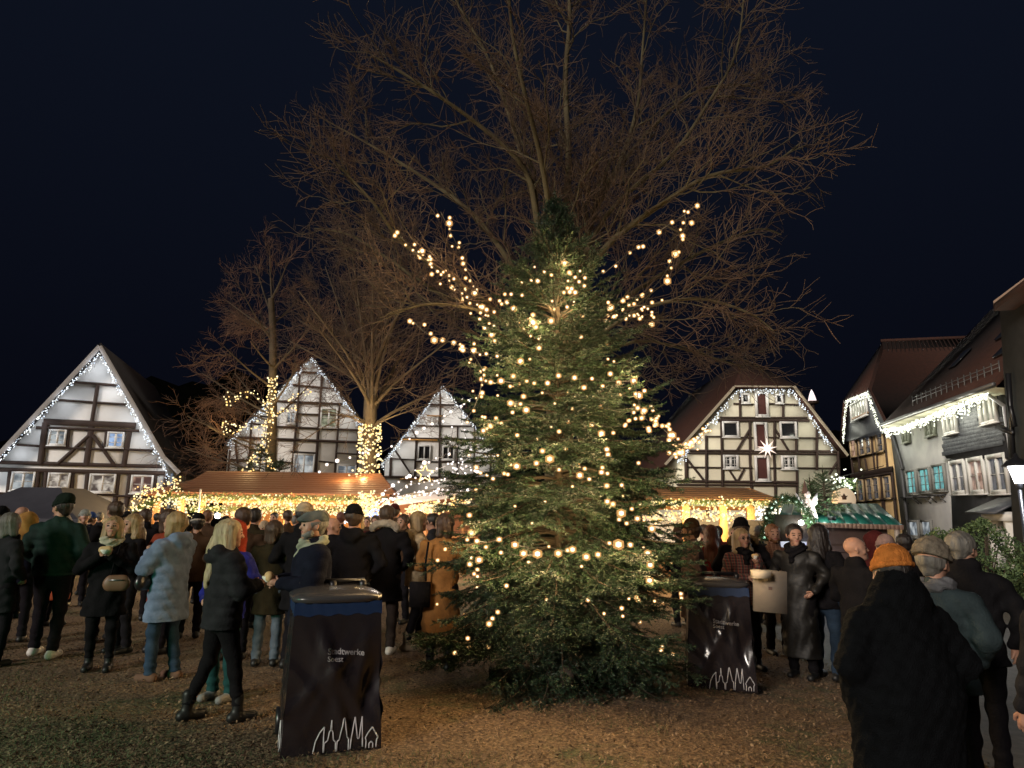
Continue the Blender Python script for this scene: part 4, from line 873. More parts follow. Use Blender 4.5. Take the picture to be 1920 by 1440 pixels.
# work light dazzling inside the stall
spot = thing('work_light', 'bright white work light shining from inside the brown stall', 'work light', at(408, 967, YS+.8)); bulbs('lens', [(0, 0, 0)], .10, mat('led_glow', (1, 1, 1), emis=(.85, .9, 1), estr=6), spot, kind=None)
MB().box((0, .12, 0), (.26, .14, .2)).build('housing', M_black, spot); lamp((0, -.25, 0), 18, (.85, .92, 1), spot, .1)

# stall 2 : right of the fir, pale plank roof
Y2 = 18.5; a0 = at(1215, 960, Y2); a1 = at(1452, 960, Y2); W2 = a1.x-a0.x; Zt2 = at(1380, 914, Y2+1.3).z; Ze2 = at(1380, 938, Y2).z; z0 = gz((a0.x+a1.x)/2)
S2 = thing('market_stall', 'wooden stall with pale plank roof and golden lights right of the christmas tree', 'market stall', Vector((a0.x, Y2, z0)), 0); Zt2 -= z0; Ze2 -= z0
M_plank2 = mat('pale_roof_plank', (.42, .24, .12), .6, (.34, .18, .09), 5, .2, 30, stretch=(1, 6, 6))
for i in range(6):
    a = Vector((0, -.3+1.6*i/6, Ze2+(Zt2-Ze2)*i/6)); b = Vector((0, -.3+1.6*(i+1)/6, Ze2+(Zt2-Ze2)*(i+1)/6)); c = (a+b)/2; v = b-a; ln = v.length; v.normalize(); rot = Matrix((Vector((1, 0, 0)), v, Vector((1, 0, 0)).cross(v))).transposed() @ Matrix.Rotation(R(-5), 3, 'X')
    piece('plank', S2, (W2/2-.02-i*.04, c.y, c.z), (W2+.3-i*.10, ln*1.1, .03), M_plank2, rot)
roofslab([[(W2+.15, -.3, Ze2), (W2+.15, 2.9, Ze2), (W2-.2, 1.3, Zt2)], [(0, 2.9, Ze2), (W2, 2.9, Ze2), (W2-.2, 1.3, Zt2), (0, 1.3, Zt2)]], .04, 'roof_side', M_plank2, S2)
for px in (1285, 1355, 1407): piece('post', S2, (at(px, 960, Y2).x-a0.x, 0, Ze2/2), (.19, .15, Ze2-.05), mat('lit_tinted_wood', (.42, .22, .08), .6, (.34, .17, .06), 4))  # posts take a brighter wood colour so they look lit
piece('counter', S2, (W2/2, -.05, 1.0), (W2-.3, .5, .06), M_wood); piece('front_board', S2, (W2/2, .1, .5), (W2-.3, .05, .95), M_wood); piece('back_wall', S2, (W2/2, 2.7, 1.6), (W2, .05, .9), M_white); piece('ceiling_beam', S2, (W2/2, 1.5, Ze2-.2), (W2, .1, .12), M_wood)
garland(S2, [(0, -.35, Ze2-.08), (W2, -.35, Ze2-.08)], .1, 2200)
L2_ = thing('light_string', 'golden lights in scallops under the pale stall roof right of the christmas tree', 'fairy lights', S2.location)
field(L2_, [(0, -.4, Ze2-.03), (W2+.1, -.4, Ze2-.03), (W2, -.3, Ze2-.18), (0, -.3, Ze2-.2)], 260, E_gold, .023, power=70, npw=4)
field(L2_, [(0, -.1, Ze2-.35), (W2*.82, -.1, Ze2-.3), (W2*.62, -.1, Ze2-.5), (0, -.1, Ze2-.62)], 320, E_gold, .023, power=60, npw=3)
field(L2_, [(W2*.80, .2, Ze2-.2), (W2+.3, .2, Ze2-.2), (W2+.5, .2, Ze2-1.1), (W2*.9, .2, Ze2-.95)], 190, bulbmat('pale_gold_glow', (1, .9, .62), (1, .97, .82), 3), .030, power=8, npw=2)
# stalls with white awnings between the trunk and the fir
Y3 = 19; b0 = at(715, 960, Y3)
S3 = thing('market_stall', 'stall with sloping white awning and rows of bulbs between the wrapped trunk and the fir', 'market stall', Vector((b0.x, Y3, 0)))
def l3(px, py, Y): p = at(px, py, Y); return (p.x-b0.x, p.y-Y3, p.z)
M_canvas = mat('white_canvas', (.55, .50, .48), .8, (.48, .43, .41), 2)
roofslab([[l3(712, 950, Y3), l3(900, 925, Y3), l3(905, 900, Y3+2), l3(730, 932, Y3+2)], [l3(770, 962, Y3-.6), l3(900, 950, Y3-.6), l3(905, 935, Y3+.5), l3(790, 948, Y3+.5)]], .03, 'awning', M_canvas, S3)
for px in (735, 800, 870): q = l3(px, 950, Y3+.3); MB().box((q[0], .3, 1.0), (.1, .1, 2.0)).build('post', M_wood, S3)
q0 = l3(725, 960, Y3+1); q1 = l3(900, 960, Y3+1); piece('back_wall', S3, ((q0[0]+q1[0])/2, 2.2, 1.1), (q1[0]-q0[0], .05, 2.0), mat('stall_inside', (.25, .12, .09), .8)); piece('counter', S3, ((q0[0]+q1[0])/2, .2, 1.0), (q1[0]-q0[0], .5, .06), M_wood)
L3_ = thing('light_string', 'golden lights in a dense band under the white awning left of the fir', 'fairy lights', S3.location)
field(L3_, [l3(765, 947, Y3-.8), l3(830, 942, Y3-.8), l3(832, 958, Y3-.8), l3(765, 962, Y3-.8)], 230, E_gold, .026, power=60, npw=2)
field(L3_, [l3(835, 938, Y3-.8), l3(880, 936, Y3-.8), l3(880, 948, Y3-.8), l3(835, 952, Y3-.8)], 70, E_gold, .026)
field(L3_, [l3(672, 925, Y3), l3(705, 928, Y3), l3(700, 975, Y3), l3(680, 970, Y3)], 220, E_gold, .026, power=15, npw=1)
field(L3_, [l3(700, 957, Y3), l3(765, 962, Y3), l3(765, 970, Y3), l3(700, 962, Y3)], 60, E_gold, .022)
# festoon cables with white bulbs
FST = [('white festoon bulbs in front of the gable left of the wrapped trunk', [[(602, 886, 20), (620, 870, 20), (645, 863, 20), (660, 857, 20), (676, 852, 20), (692, 845, 21)]], .34, .055),
 ('row of large white bulbs rising from the wrapped trunk to the right', [[(709, 853, 20), (725, 842, 20), (745, 832, 19.5), (766, 821, 19), (788, 808, 18.5), (830, 785, 17.5), (868, 760, 16.5), (885, 745, 16)]], .45, .06),
 ('white festoon bulbs fanning out above the white awning, upper rows', [[(716, 925, 18), (740, 909, 17.5), (763, 891, 17), (780, 880, 16.5), (800, 867, 16), (830, 855, 15.5), (860, 835, 15)], [(745, 925, 18), (770, 905, 17.5), (795, 895, 17), (820, 880, 16), (850, 868, 15.5), (885, 840, 15)]], .30, .045),
 ('white festoon bulbs fanning out above the white awning, lower rows', [[(735, 930, 18), (765, 908, 17.5), (790, 905, 17), (825, 897, 16.5), (860, 880, 16), (890, 870, 15)], [(700, 945, 18.5), (745, 933, 18), (790, 920, 17.5), (830, 900, 17), (870, 885, 16.5), (900, 880, 16)], [(810, 905, 17), (840, 890, 16.5), (870, 860, 16), (890, 820, 15)]], .24, .042),
 ('bright rope of white bulbs along the front edge of the white awning', [[(700, 945, 18.2), (760, 935, 18), (830, 922, 17.8), (905, 908, 17.5)], [(705, 940, 18.3), (770, 928, 18), (850, 912, 17.8)]], .09, .035),
 ('scattered white bulbs hanging left behind the fir below the gable', [[(868, 745, 14), (865, 790, 14), (875, 830, 14), (860, 870, 14), (880, 900, 14)], [(850, 800, 14), (845, 850, 14), (870, 880, 14)]], .16, .03)]
for lab, L_, st_, r_ in FST:
    limb_string(lab, L_, step=st_, jit=.03, m=E_fest, r=r_*.85, power=14, every=2.4, col=(1, .85, .75), group='festoon bulbs over the stalls')
gs = thing('star_lantern', 'small golden five pointed star of lights on the gable left of the fir', 'star lantern', at(797, 888, 30)); P = []
for k in range(10):
    a0_ = math.pi/2+k*math.pi/5; a1_ = a0_+math.pi/5; ra, rb = (.40, .17) if k % 2 == 0 else (.17, .40)
    for u in np.linspace(0, 1, 7)[:-1]: P.append(((math.cos(a0_)*ra)*(1-u)+math.cos(a1_)*rb*u, 0, (math.sin(a0_)*ra)*(1-u)+math.sin(a1_)*rb*u))
bulbs('bulbs', P, .035, E_gold, gs); MB().tube([P[i] for i in range(0, 60, 6)]+[P[0]], .02, 4).build('frame', M_wire, gs)
ds = thing('display_sign', 'small round blue lit ornament above the heads at the end of the brown stall', 'lit ornament', at(703, 966, 17)); bulbs('bulbs', [(math.cos(a)*.14*s, 0, math.sin(a)*.14*s) for a in np.arange(0, 6.28, .5) for s in (.4, 1)], .03, bulbmat('blue_glow', (.25, .3, 1), (.4, .5, 1), 1.6), ds); MB().tube([(0, 0, -2.2), (0, 0, 0)], .02, 5).build('stem', M_wire, ds)

# ------------------------------------------------------------------ black gazebo, left
GZP = [(-40, 975), (60, 915), (130, 918), (208, 968)]
gY = 19; ga = thing('gazebo', 'black pavilion tent in front of the far left gable house', 'tent', Vector((at(95, 960, gY).x, gY, 0)))
M_tent = mat('black_tent_cloth', (.04, .04, .052), .7, (.05, .05, .064), 2, .3, 6)
zt = at(95, 915, gY).z; ze = at(95, 972, gY-1.5).z; hw = 2.05
cs_ = [(-hw, -hw), (hw, -hw), (hw, hw), (-hw, hw)]; mb = MB()
R1 = [Vector((x, y, ze)) for x, y in cs_]; R2 = [Vector((x*.26, y*.26, zt)) for x, y in cs_]
for i in range(4):
    j = (i+1) % 4; N_ = 6; grid = []
    for a in range(N_+1):
        for b in range(N_+1):
            u, v_ = a/N_, b/N_; p = R1[i].lerp(R1[j], u).lerp(R2[i].lerp(R2[j], u), v_); p.z -= .10*math.sin(math.pi*v_)+.05*math.sin(math.pi*u)*math.sin(math.pi*v_); grid.append(tuple(p))
    mb.add(grid, np.array([[a*(N_+1)+b, (a+1)*(N_+1)+b, (a+1)*(N_+1)+b+1, a*(N_+1)+b+1] for a in range(N_) for b in range(N_)]))
mb.add([tuple(p) for p in R2], np.array([[0, 1, 2, 3]])); mb.build('canopy', M_tent, ga, True)
mb = MB()
for i in range(4): a, b = R1[i], R1[(i+1) % 4]; mb.add([tuple(a), tuple(b), (b.x, b.y, b.z-.25), (a.x, a.y, a.z-.25)], np.array([[0, 1, 2, 3]]))
mb.build('valance', M_tent, ga)
for x, y in cs_: MB().tube([(x*.97, y*.97, 0), (x*.97, y*.97, ze)], .03, 6).build('leg', M_metal, ga)

# ------------------------------------------------------------------ green roofed hut, right
Yg = 13.5; c0 = at(1462, 985, Yg); c1 = at(1690, 985, Yg); zg = gz(c0.x)-.05; Wg = c1.x-c0.x
HU = thing('market_stall', 'small hut with dark green metal roof and scalloped edge on the right', 'market stall', Vector((c0.x, Yg, zg)))
M_green = mat('green_metal_roof', (.012, .085, .065), .32, (.008, .06, .05), 3, .15, 12, spec=.6)
def lg(px, py, Y): p = at(px, py, Y); return (p.x-c0.x, p.y-Yg, p.z-zg)
e_l = lg(1455, 977, Yg); e_r = lg(1692, 984, Yg); t_l = lg(1470, 945, Yg+1.6); t_r = lg(1645, 944, Yg+1.6)
nP = 9
for i in range(nP):
    u0, u1 = i/nP, (i+1)/nP; a = Vector(e_l).lerp(Vector(e_r), u0); b = Vector(e_l).lerp(Vector(e_r), u1-.006); c = Vector(t_l).lerp(Vector(t_r), u1-.006); d = Vector(t_l).lerp(Vector(t_r), u0)
    roofslab([[a, b, c, d]], .02, 'roof_panel', M_green, HU)
roofslab([[e_r, (e_r[0], 3.3, e_r[2]), t_r]], .02, 'roof_panel', M_green, HU)
M_scal = mat('scallop_board', (.22, .13, .09), .7, (.15, .09, .07), 8)
for i in range(30):
    u = (i+.5)/30; p = Vector(e_l).lerp(Vector(e_r), u); piece('scallop', HU, (p.x, -.03, p.z-.05), ((e_r[0]-e_l[0])/30-.008, .03, .09), M_scal)
pr = lg(1552, 990, Yg)
piece('side_wall', HU, ((pr[0]+e_r[0])/2-.1, .15, (e_l[2]-.1)/2), (e_r[0]-pr[0]-.3, .1, e_l[2]-.12), mat('hut_boards', (.055, .030, .022), .8, (.04, .022, .016), 6, .3, 30))
for i in range(11): piece('board', HU, ((pr[0]+e_r[0])/2-.1, .085, .14+i*.135), (e_r[0]-pr[0]-.32, .025, .12), mat('hut_boards', (.055, .030, .022), .8, (.04, .022, .016), 6, .3, 30))
piece('post', HU, (e_r[0]-.12, 0, e_l[2]/2-.05), (.07, .07, e_l[2]-.1), mat('pale_post', (.3, .24, .2), .7))
piece('back_wall', HU, (e_r[0]/2, 2.8, (e_l[2])/2), (e_r[0], .05, e_l[2]), mat('white_hut_back', (.7, .72, .8), .7)); piece('left_wall', HU, (.05, 1.5, e_l[2]/2), (.05, 2.6, e_l[2]), M_timber)
pa = lg(1515, 990, Yg); piece('interior_glow_panel', HU, ((pa[0]+pr[0])/2, .6, .95), (pr[0]-pa[0], .04, 1.25), mat('glowing_white_panel', (.6, .62, .72), .6, (.35, .37, .5), 7, emis=(.55, .58, .85), estr=.55))  # panel given its own glow to imitate the bright hut interior
piece('counter', HU, (pa[0]/2+.1, 0, .95), (pa[0]+.1, .4, .05), M_wood); piece('front_board', HU, (pa[0]/2+.1, .1, .45), (pa[0], .05, .9), M_timber)
lamp((pa[0]+.2, -.25, 1.25), 10, (.8, .86, 1), HU, .15); lamp((1.2, 1.8, 1.3), 18, (.85, .9, 1), HU, .15)
hl = thing('lamp', 'round white bulb lamp at the front edge of the green hut roof', 'lamp', at(1502, 980, Yg-.25)); bulbs('globe', [(0, 0, 0)], .06, mat('globe_glow', (1, 1, 1), emis=(.8, 1, .95), estr=5), hl, kind=None); MB().tube([(0, 0, .05), (0, .1, .14)], .015, 5).build('holder', M_black, hl); lamp((0, -.15, -.02), 8, (.85, 1, .95), hl, .08)
# arch of greenery with pearl lights at its gable
ar = thing('garland_arch', 'small arched garland with green tinted lights at the left end of the green hut', 'garland', Vector((at(1478, 960, Yg-.3).x, Yg-.3, at(1478, 985, Yg-.3).z)))
ap = [(math.cos(a)*.42, 0, math.sin(a)*.50) for a in np.linspace(0, math.pi, 12)]; ap = [(-.5, 0, -.25)]+ap[::-1]+[(.45, 0, -.1)]; garland(ar, ap, .12, 2600); bulbs('bulbs', poly_pts(ap, .11, .02), .026, bulbmat('mint_glow', (.45, .85, .55), (.9, 1, .85), 2), ar); lamp((0, -.4, .2), 5, (.6, 1, .75), ar, .1)
MB().box((0, .1, -.05), (.85, .1, .5)).build('board', M_timber, ar)
# little firs and the wooden angel scene on the hut roof
M_needleb = needlemat('bright_fir_needles', (.03, .08, .03), (.10, .17, .07))
small_fir('larger floodlit fir standing on the green hut roof', 1548, 962, 880, Yg+.5, .42, 21, M_needleb, dens=130, nl=.035)
small_fir('smaller floodlit fir beside the figure on the green hut roof', 1522, 962, 895, Yg+.6, .30, 22, M_needleb, dens=130, nl=.035)
fl = thing('floodlight', 'small floodlight on the green hut roof aimed at the firs', 'floodlight', at(1560, 972, Yg-.1)); MB().box((0, 0, 0), (.12, .08, .08)).build('housing', M_black, fl); lamp((-.05, .0, .2), 14, (.85, 1, .85), fl, .06); lamp((-.6, -.1, .2), 7, (.95, .97, .95), fl, .06)
fg = thing('nativity_figure', 'painted wooden winged figure with pointed hood on the green hut roof', 'figure', at(1517, 972, Yg+.1)); mb = MB(); mb.lathe([(.16, 0), (.13, .15), (.09, .30), (.05, .36), (.035, .39)], n=14); mb.lathe([(.001, .38), (.055, .42), (.06, .47), (.04, .52), (.001, .54)], n=12); mb.build('robe', mat('painted_robe', (.6, .42, .38), .6, (.7, .62, .6), 9), fg, True)
mb = MB(); mb.lathe([(.07, .48), (.05, .56), (.02, .68), (.001, .76)], c=(-.03, .02, 0), n=10); mb.build('hood', mat('hood_brown', (.10, .05, .035), .7), fg, True)
for s_ in (-1, 1): mb = MB(); mb.prism([(s_*.04, .30), (s_*.22, .50), (s_*.19, .28), (s_*.10, .2)], .03, .06); mb.build('wing', mat('white_wing', (.75, .75, .8), .6), fg)
# beer sign
bs = thing('round_sign', 'round pale sign with a small emblem between green hut and ochre house', 'sign', at(1583, 936, 17)); mb = MB(); n = 28
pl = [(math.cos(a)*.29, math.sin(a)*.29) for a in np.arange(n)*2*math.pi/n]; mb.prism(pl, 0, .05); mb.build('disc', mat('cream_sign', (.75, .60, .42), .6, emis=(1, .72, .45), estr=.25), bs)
mb = MB(); mb.prism([(0, .14), (.04, .08), (.09, .09), (.05, .04), (.05, -.01), (-.05, -.01), (-.05, .04), (-.09, .09), (-.04, .08)], -.012, -.002); mb.box((0, -.007, -.10), (.34, .008, .035)); mb.box((0, -.007, -.17), (.2, .008, .03)); mb.build('emblem', mat('emblem_brown', (.10, .05, .03), .6), bs); MB().tube([(0, .04, -.25), (0, .04, -3)], .03, 6).build('pole', M_black, bs)
wb_ = thing('light_cluster', 'cluster of bright white lights hanging in the gap between cream and ochre houses', 'fairy lights', at(1583, 905, 20)); bulbs('bulbs', RNG.normal(0, 1, (46, 3))*np.array([.24, .1, .16]), RNG.uniform(.022, .045, 46), E_lime, wb_); garland(wb_, [(-.3, 0, 0), (.35, 0, -.1)], .3, 500); lamp((0, -.3, 0), 20, (1, 1, .85), wb_, .15); MB().tube([(-.4, 0, .1), (1.2, 0, .5)], .01, 4).build('cable', M_wire, wb_)
# tiny lit tree far away on the hill
ft = thing('distant_lit_tree', 'tiny white lit cone tree far away beyond the cream house roof', 'lit tree', at(1523, 752, 70)); mb = MB(); mb.lathe([(.42, 0), (.40, .1), (.30, .5), (.15, .95), (.001, 1.25)], n=10); mb.build('lit_cone', mat('far_cone_glow', (.8, .7, .7), emis=(1, .84, .86), estr=.85), ft); MB().box((0, 0, -.15), (.9, .9, .3)).build('base', M_timber, ft)
MB().tube([(0, 0, -.3), (0, 0, -13)], .2, 6).build('mast', M_timber, ft)

# ------------------------------------------------------------------ street lantern (right edge)
lp = at(1908, 886, 14.0); LA = thing('street_lantern', 'old style street lantern shining white at the right edge', 'street lamp', Vector((lp.x, lp.y, gz(lp.x))))
zl = lp.z-gz(lp.x); MB().tube([(0, 0, 0), (0, 0, .4), (0, 0, zl-.35)], [.09, .05, .04], 10).build('post', M_black, LA)
mb = MB(); mb.lathe([(.03, -.33), (.06, -.30), (.07, -.22)], c=(0, 0, zl), n=8); mb.build('collar', M_black, LA)
mb = MB(); mb.lathe([(.07, -.22), (.16, .12), (.16, .13)], c=(0, 0, zl), n=8); mb.build('glass', mat('lantern_glow', (1, 1, 1), emis=(.95, .97, 1), estr=4), LA)
mb = MB(); mb.lathe([(.27, .12), (.27, .14), (.17, .24), (.06, .30), (.03, .38), (.001, .40)], c=(0, 0, zl), n=14); mb.build('cap', M_black, LA, True); lamp((-.02, -.25, zl-.05), 90, (.92, .95, 1), LA, .12)
# ivy hedge in front of the slate house
hp = at(1822, 1000, 17); HD = thing('hedge', 'leafy evergreen hedge in front of the slate house', 'hedge', Vector((hp.x, hp.y, -.45)))
n = 9000; P = RNG.normal(0, 1, (n, 3)); P /= np.linalg.norm(P, axis=1, keepdims=True); P *= RNG.uniform(.75, 1.05, n)[:, None]**.6; P *= np.array([1.15, 1.1, 1.0]); P[:, 2] += .95; P += .18*np.sin(P[:, [1, 2, 0]]*5); k = P[:, 2] > 0; P = P[k]; n = len(P)
d = RNG.normal(0, 1, (n, 3)); d /= np.linalg.norm(d, axis=1, keepdims=True); w = np.cross(d, RNG.normal(0, 1, (n, 3))); w /= np.linalg.norm(w, axis=1, keepdims=True)
V = np.stack([P, P+d*.04+w*.022, P+d*.085, P+d*.04-w*.022], 1).reshape(-1, 3); o = link('leaves', meshnp('leaves', V, (np.arange(n)*4)[:, None]+np.array([[0, 1, 2, 3]]), leafmat('hedge_leaves', [(.02, .045, .012), (.06, .10, .03), (.12, .17, .07)], 9)), HD); o['kind'] = 'stuff'
mb = MB()
for i in range(14): a = random.uniform(0, 6.28); mb.tube([(math.cos(a)*.3, math.sin(a)*.3, 0), (math.cos(a)*.6, math.sin(a)*.6, .9), (math.cos(a)*.9, math.sin(a)*.8, 1.7)], [.03, .02, .01], 4)
mb.build('stems', M_fbark, HD)

# ------------------------------------------------------------------ covered wheelie bins
M_cover = mat('black_bin_cover', (.014, .011, .013), .24, (.020, .016, .018), 3, .12, 10, spec=.5, coat=.45)
M_blueb = mat('blue_bag_band', (.006, .022, .07), .5, spec=.5); M_print = mat('grey_print', (.55, .53, .54), .6); M_clear = mat('grey_lid', (.05, .048, .05), .25, spec=.6)
def skyline():
    """outline strokes in a unit box: x 0..1, z 0..1"""
    S_ = [[(0, 0), (.03, .35), (.09, .62), (.155, .78), (.15, .5), (.155, .0)],
     [(.16, 0), (.165, .28), (.215, .36), (.235, .62), (.255, .66), (.262, .98), (.27, .66), (.288, .60), (.30, .36), (.335, .28), (.34, 0)],
     [(.355, 0), (.36, .30), (.39, .34), (.44, 1.0), (.455, 1.02), (.505, .42), (.53, .36), (.535, 0)],
     [(.56, 0), (.57, .35), (.625, 1.0), (.665, .36), (.68, .32), (.695, .36), (.735, 1.0), (.745, .35), (.75, .05)],
     [(.80, 0), (.805, .25), (.79, .32), (.83, .48), (.89, .66), (.94, .48), (.985, .32), (.965, .25), (.96, 0)],
     [(.85, 0), (.85, .14), (.88, .2), (.91, .14), (.91, 0)]]
    return S_
def text_mesh(txt, size, m, parent, mw, bold=0, name='lettering'):
    cu = bpy.data.curves.new('t', 'FONT'); cu.body = txt; cu.size = size; cu.extrude = .0012; cu.offset = bold; cu.resolution_u = 3
    ob = bpy.data.objects.new('t', cu); COL.objects.link(ob); dg = bpy.context.evaluated_depsgraph_get(); me = bpy.data.meshes.new_from_object(ob.evaluated_get(dg)); me.materials.clear(); me.materials.append(m)
    bpy.data.objects.remove(ob); me.name = name; return link(name, me, parent, mw)
def bin_(label, pxl, pxr, py, yaw, H, seed, group='covered wheelie bins'):
    a = gp((pxl+pxr)/2, py); root = thing('wheelie_bin', label, 'waste bin', a, yaw, group); rg = random.Random(seed)
    wb_, wt, db, dt = .70, .62, .62, .58; Hc = H-.06
    folds = [(rg.uniform(-.3, .3), rg.uniform(.1, H-.2), rg.uniform(-.9, .9), rg.uniform(.010, .028)) for _ in range(9)]
    def surf(u, v, face):
        # face 0 front,1 right,2 back,3 left ; u -1..1
        z = v*Hc; w = (wb_+(wt-wb_)*v)/2; d = (db+(dt-db)*v)/2
        cr = .10*math.sin(seed+3*v)*0
        bul = 0
        if face == 0:
            # big diagonal crease caving in the lower right of the cover
            q = (u-.25)*.8+(v-.42)*1.6; bul += .030*math.exp(-(q/.12)**2)*(1 if u > -.4 else 0)*math.sin(math.pi*v)
            q2 = (u-.75)*.9-(v-.40)*1.1; bul -= .05*math.exp(-(q2/.22)**2)*math.exp(-((v-.42)/.25)**2)
        for fx_, fz, sl, am in folds: bul += am*math.exp(-(((u*.35-fx_)*math.cos(sl)+(z-fz)*math.sin(sl))/.035)**2)*math.sin(math.pi*min(1, v*1.1))
        wig = 1+.06*math.sin(v*7+seed)*(u > .5)*(face == 0)
        if face == 0: return (u*w*(1-.045*math.exp(-((v-.40)/.16)**2)*(u > 0)), -d-bul, z)
        if face == 1: return (w*(1-.045*math.exp(-((v-.40)/.16)**2)*(u < .5))+bul, u*d, z)
        if face == 2: return (-u*w, d+bul, z)
        return (-w-bul*.5, -u*d, z)
    NU, NV = 22, 34; mb = MB()
    for f_ in range(4):
        G_ = [surf(-1+2*i/NU, j/NV*.93, f_) for j in range(NV+1) for i in range(NU+1)]
        mb.add(G_, np.array([[j*(NU+1)+i, j*(NU+1)+i+1, (j+1)*(NU+1)+i+1, (j+1)*(NU+1)+i] for j in range(NV) for i in range(NU)]))
    co = mb.build('cover', M_cover, root, True)
    mb = MB()
    for f_ in range(4):
        G_ = []
        for j in range(4):
            for i in range(NU+1):
                p = surf(-1+2*i/NU, .915+.085*j/3, f_); s_ = 1.012+.006*math.sin(i*2.1+j); G_.append((p[0]*s_, p[1]*s_, p[2]+.008*math.sin(i*1.3)))
        mb.add(G_, np.array([[j*(NU+1)+i, j*(NU+1)+i+1, (j+1)*(NU+1)+i+1, (j+1)*(NU+1)+i] for j in range(3) for i in range(NU)]))
    mb.build('bag_band', M_blueb, root, True)
    mb = MB(); t_ = [(.36, 0), (.375, .012), (.375, .03), (.33, .05)]
    # rounded rectangular lid
    def rr_(sc, z): 
        return [(math.copysign(abs(math.cos(a))**.45, math.cos(a))*wt/2*sc, math.copysign(abs(math.sin(a))**.45, math.sin(a))*dt/2*sc, z) for a in np.arange(32)*2*math.pi/32]
    rings = [rr_(1.05, Hc), rr_(1.10, Hc+.02), rr_(1.10, Hc+.035), rr_(1.0, Hc+.05), rr_(.72, Hc+.075), rr_(.3, Hc+.08)]
    mb.add([p for r_ in rings for p in r_], np.array([[i*32+k, i*32+(k+1) % 32, (i+1)*32+(k+1) % 32, (i+1)*32+k] for i in range(5) for k in range(32)])); mb.F.setdefault(32, []).append(np.array([[5*32+k for k in range(32)]])); mb.build('lid', M_clear, root, True)
    MB().tube([(-.26, dt/2-.02, Hc+.10), (.26, dt/2-.02, Hc+.10)], .02, 8).build('handle', M_black, root); mb = MB()
    for x in (-.24, 0, .24): mb.box((x, dt/2-.05, Hc+.075), (.05, .08, .06))
    mb.build('hinge', M_black, root, kind='stuff')
    for s_ in (-1, 1): MB().tube([(s_*.33, dt/2-.02, .1), (s_*.37, dt/2-.02, .1)], .10, 12).build('wheel', M_black, root)
    # print on the front and on the left side
    def onface(x, z, f_, e=.004):
        v = z/Hc; w = (wb_+(wt-wb_)*v)/2; d = (db+(dt-db)*v)/2; p = surf(x/(w if f_ in (0, 2) else d), v, f_); return Vector((p[0], p[1]-e, p[2])) if f_ == 0 else Vector((p[0]-e, p[1], p[2]))
    for st_ in skyline():
        mb = MB()
        for (x0, z0), (x1, z1) in zip(st_[:-1], st_[1:]):
            sub = 3; pts = [onface(-.13+(x0+(x1-x0)*t/sub)*.46, .015+(z0+(z1-z0)*t/sub)*.215, 0) for t in range(sub+1)]; mb.tube(pts, .0048, 4)
        mb.build('tower_print', M_print, root)
    mb = MB()
    for (x0, z0), (x1, z1) in zip([(0, 0), (.08, .5), (.13, 1.0), (.20, .5), (.28, .3), (.2, 0)][:-1], [(0, 0), (.08, .5), (.13, 1.0), (.20, .5), (.28, .3), (.2, 0)][1:]):
        mb.tube([onface(.10+x0*.5, .015+z0*.2, 3), onface(.10+x1*.5, .015+z1*.2, 3)], .0048, 4)
    mb.build('tower_print', M_print, root)
    def put(t, size, x, z, b):
        o = text_mesh(t, size, M_print, root, Matrix.Identity(4), b)
        for v_ in o.data.vertices:
            X, Z = v_.co.x, v_.co.y; p = onface(x+X, z+Z-X*.10, 0, .006); v_.co = (p.x, p.y+v_.co.z*0-abs(v_.co.z), p.z)
    put('Stadtwerke', .058, -.07, .68, .0014); put('Soest', .052, -.07, .632, .0003)
    return root
bin_('nearer bin with glossy black printed cover and blue band, left of the fir', 523, 705, 1388, R(20), 1.09, 1)
bin_('farther bin with black printed cover half hidden by the fir branches on the right', 1290, 1412, 1282, R(-13), 1.10, 4)
# green floodlight out of frame on the left (its light falls on the near bin and hair)
gl = thing('floodlight', 'green floodlight on a low stand beyond the left border', 'floodlight', Vector((-5.2, 3.3, 0)))
MB().tube([(0, 0, 0), (0, 0, 1.3)], .03, 6).build('stand', M_black, gl); MB().box((0, 0, 1.4), (.2, .2, .15)).build('housing', M_black, gl); lamp((.25, .1, 1.4), 65, (.10, 1, .45), gl, .12)
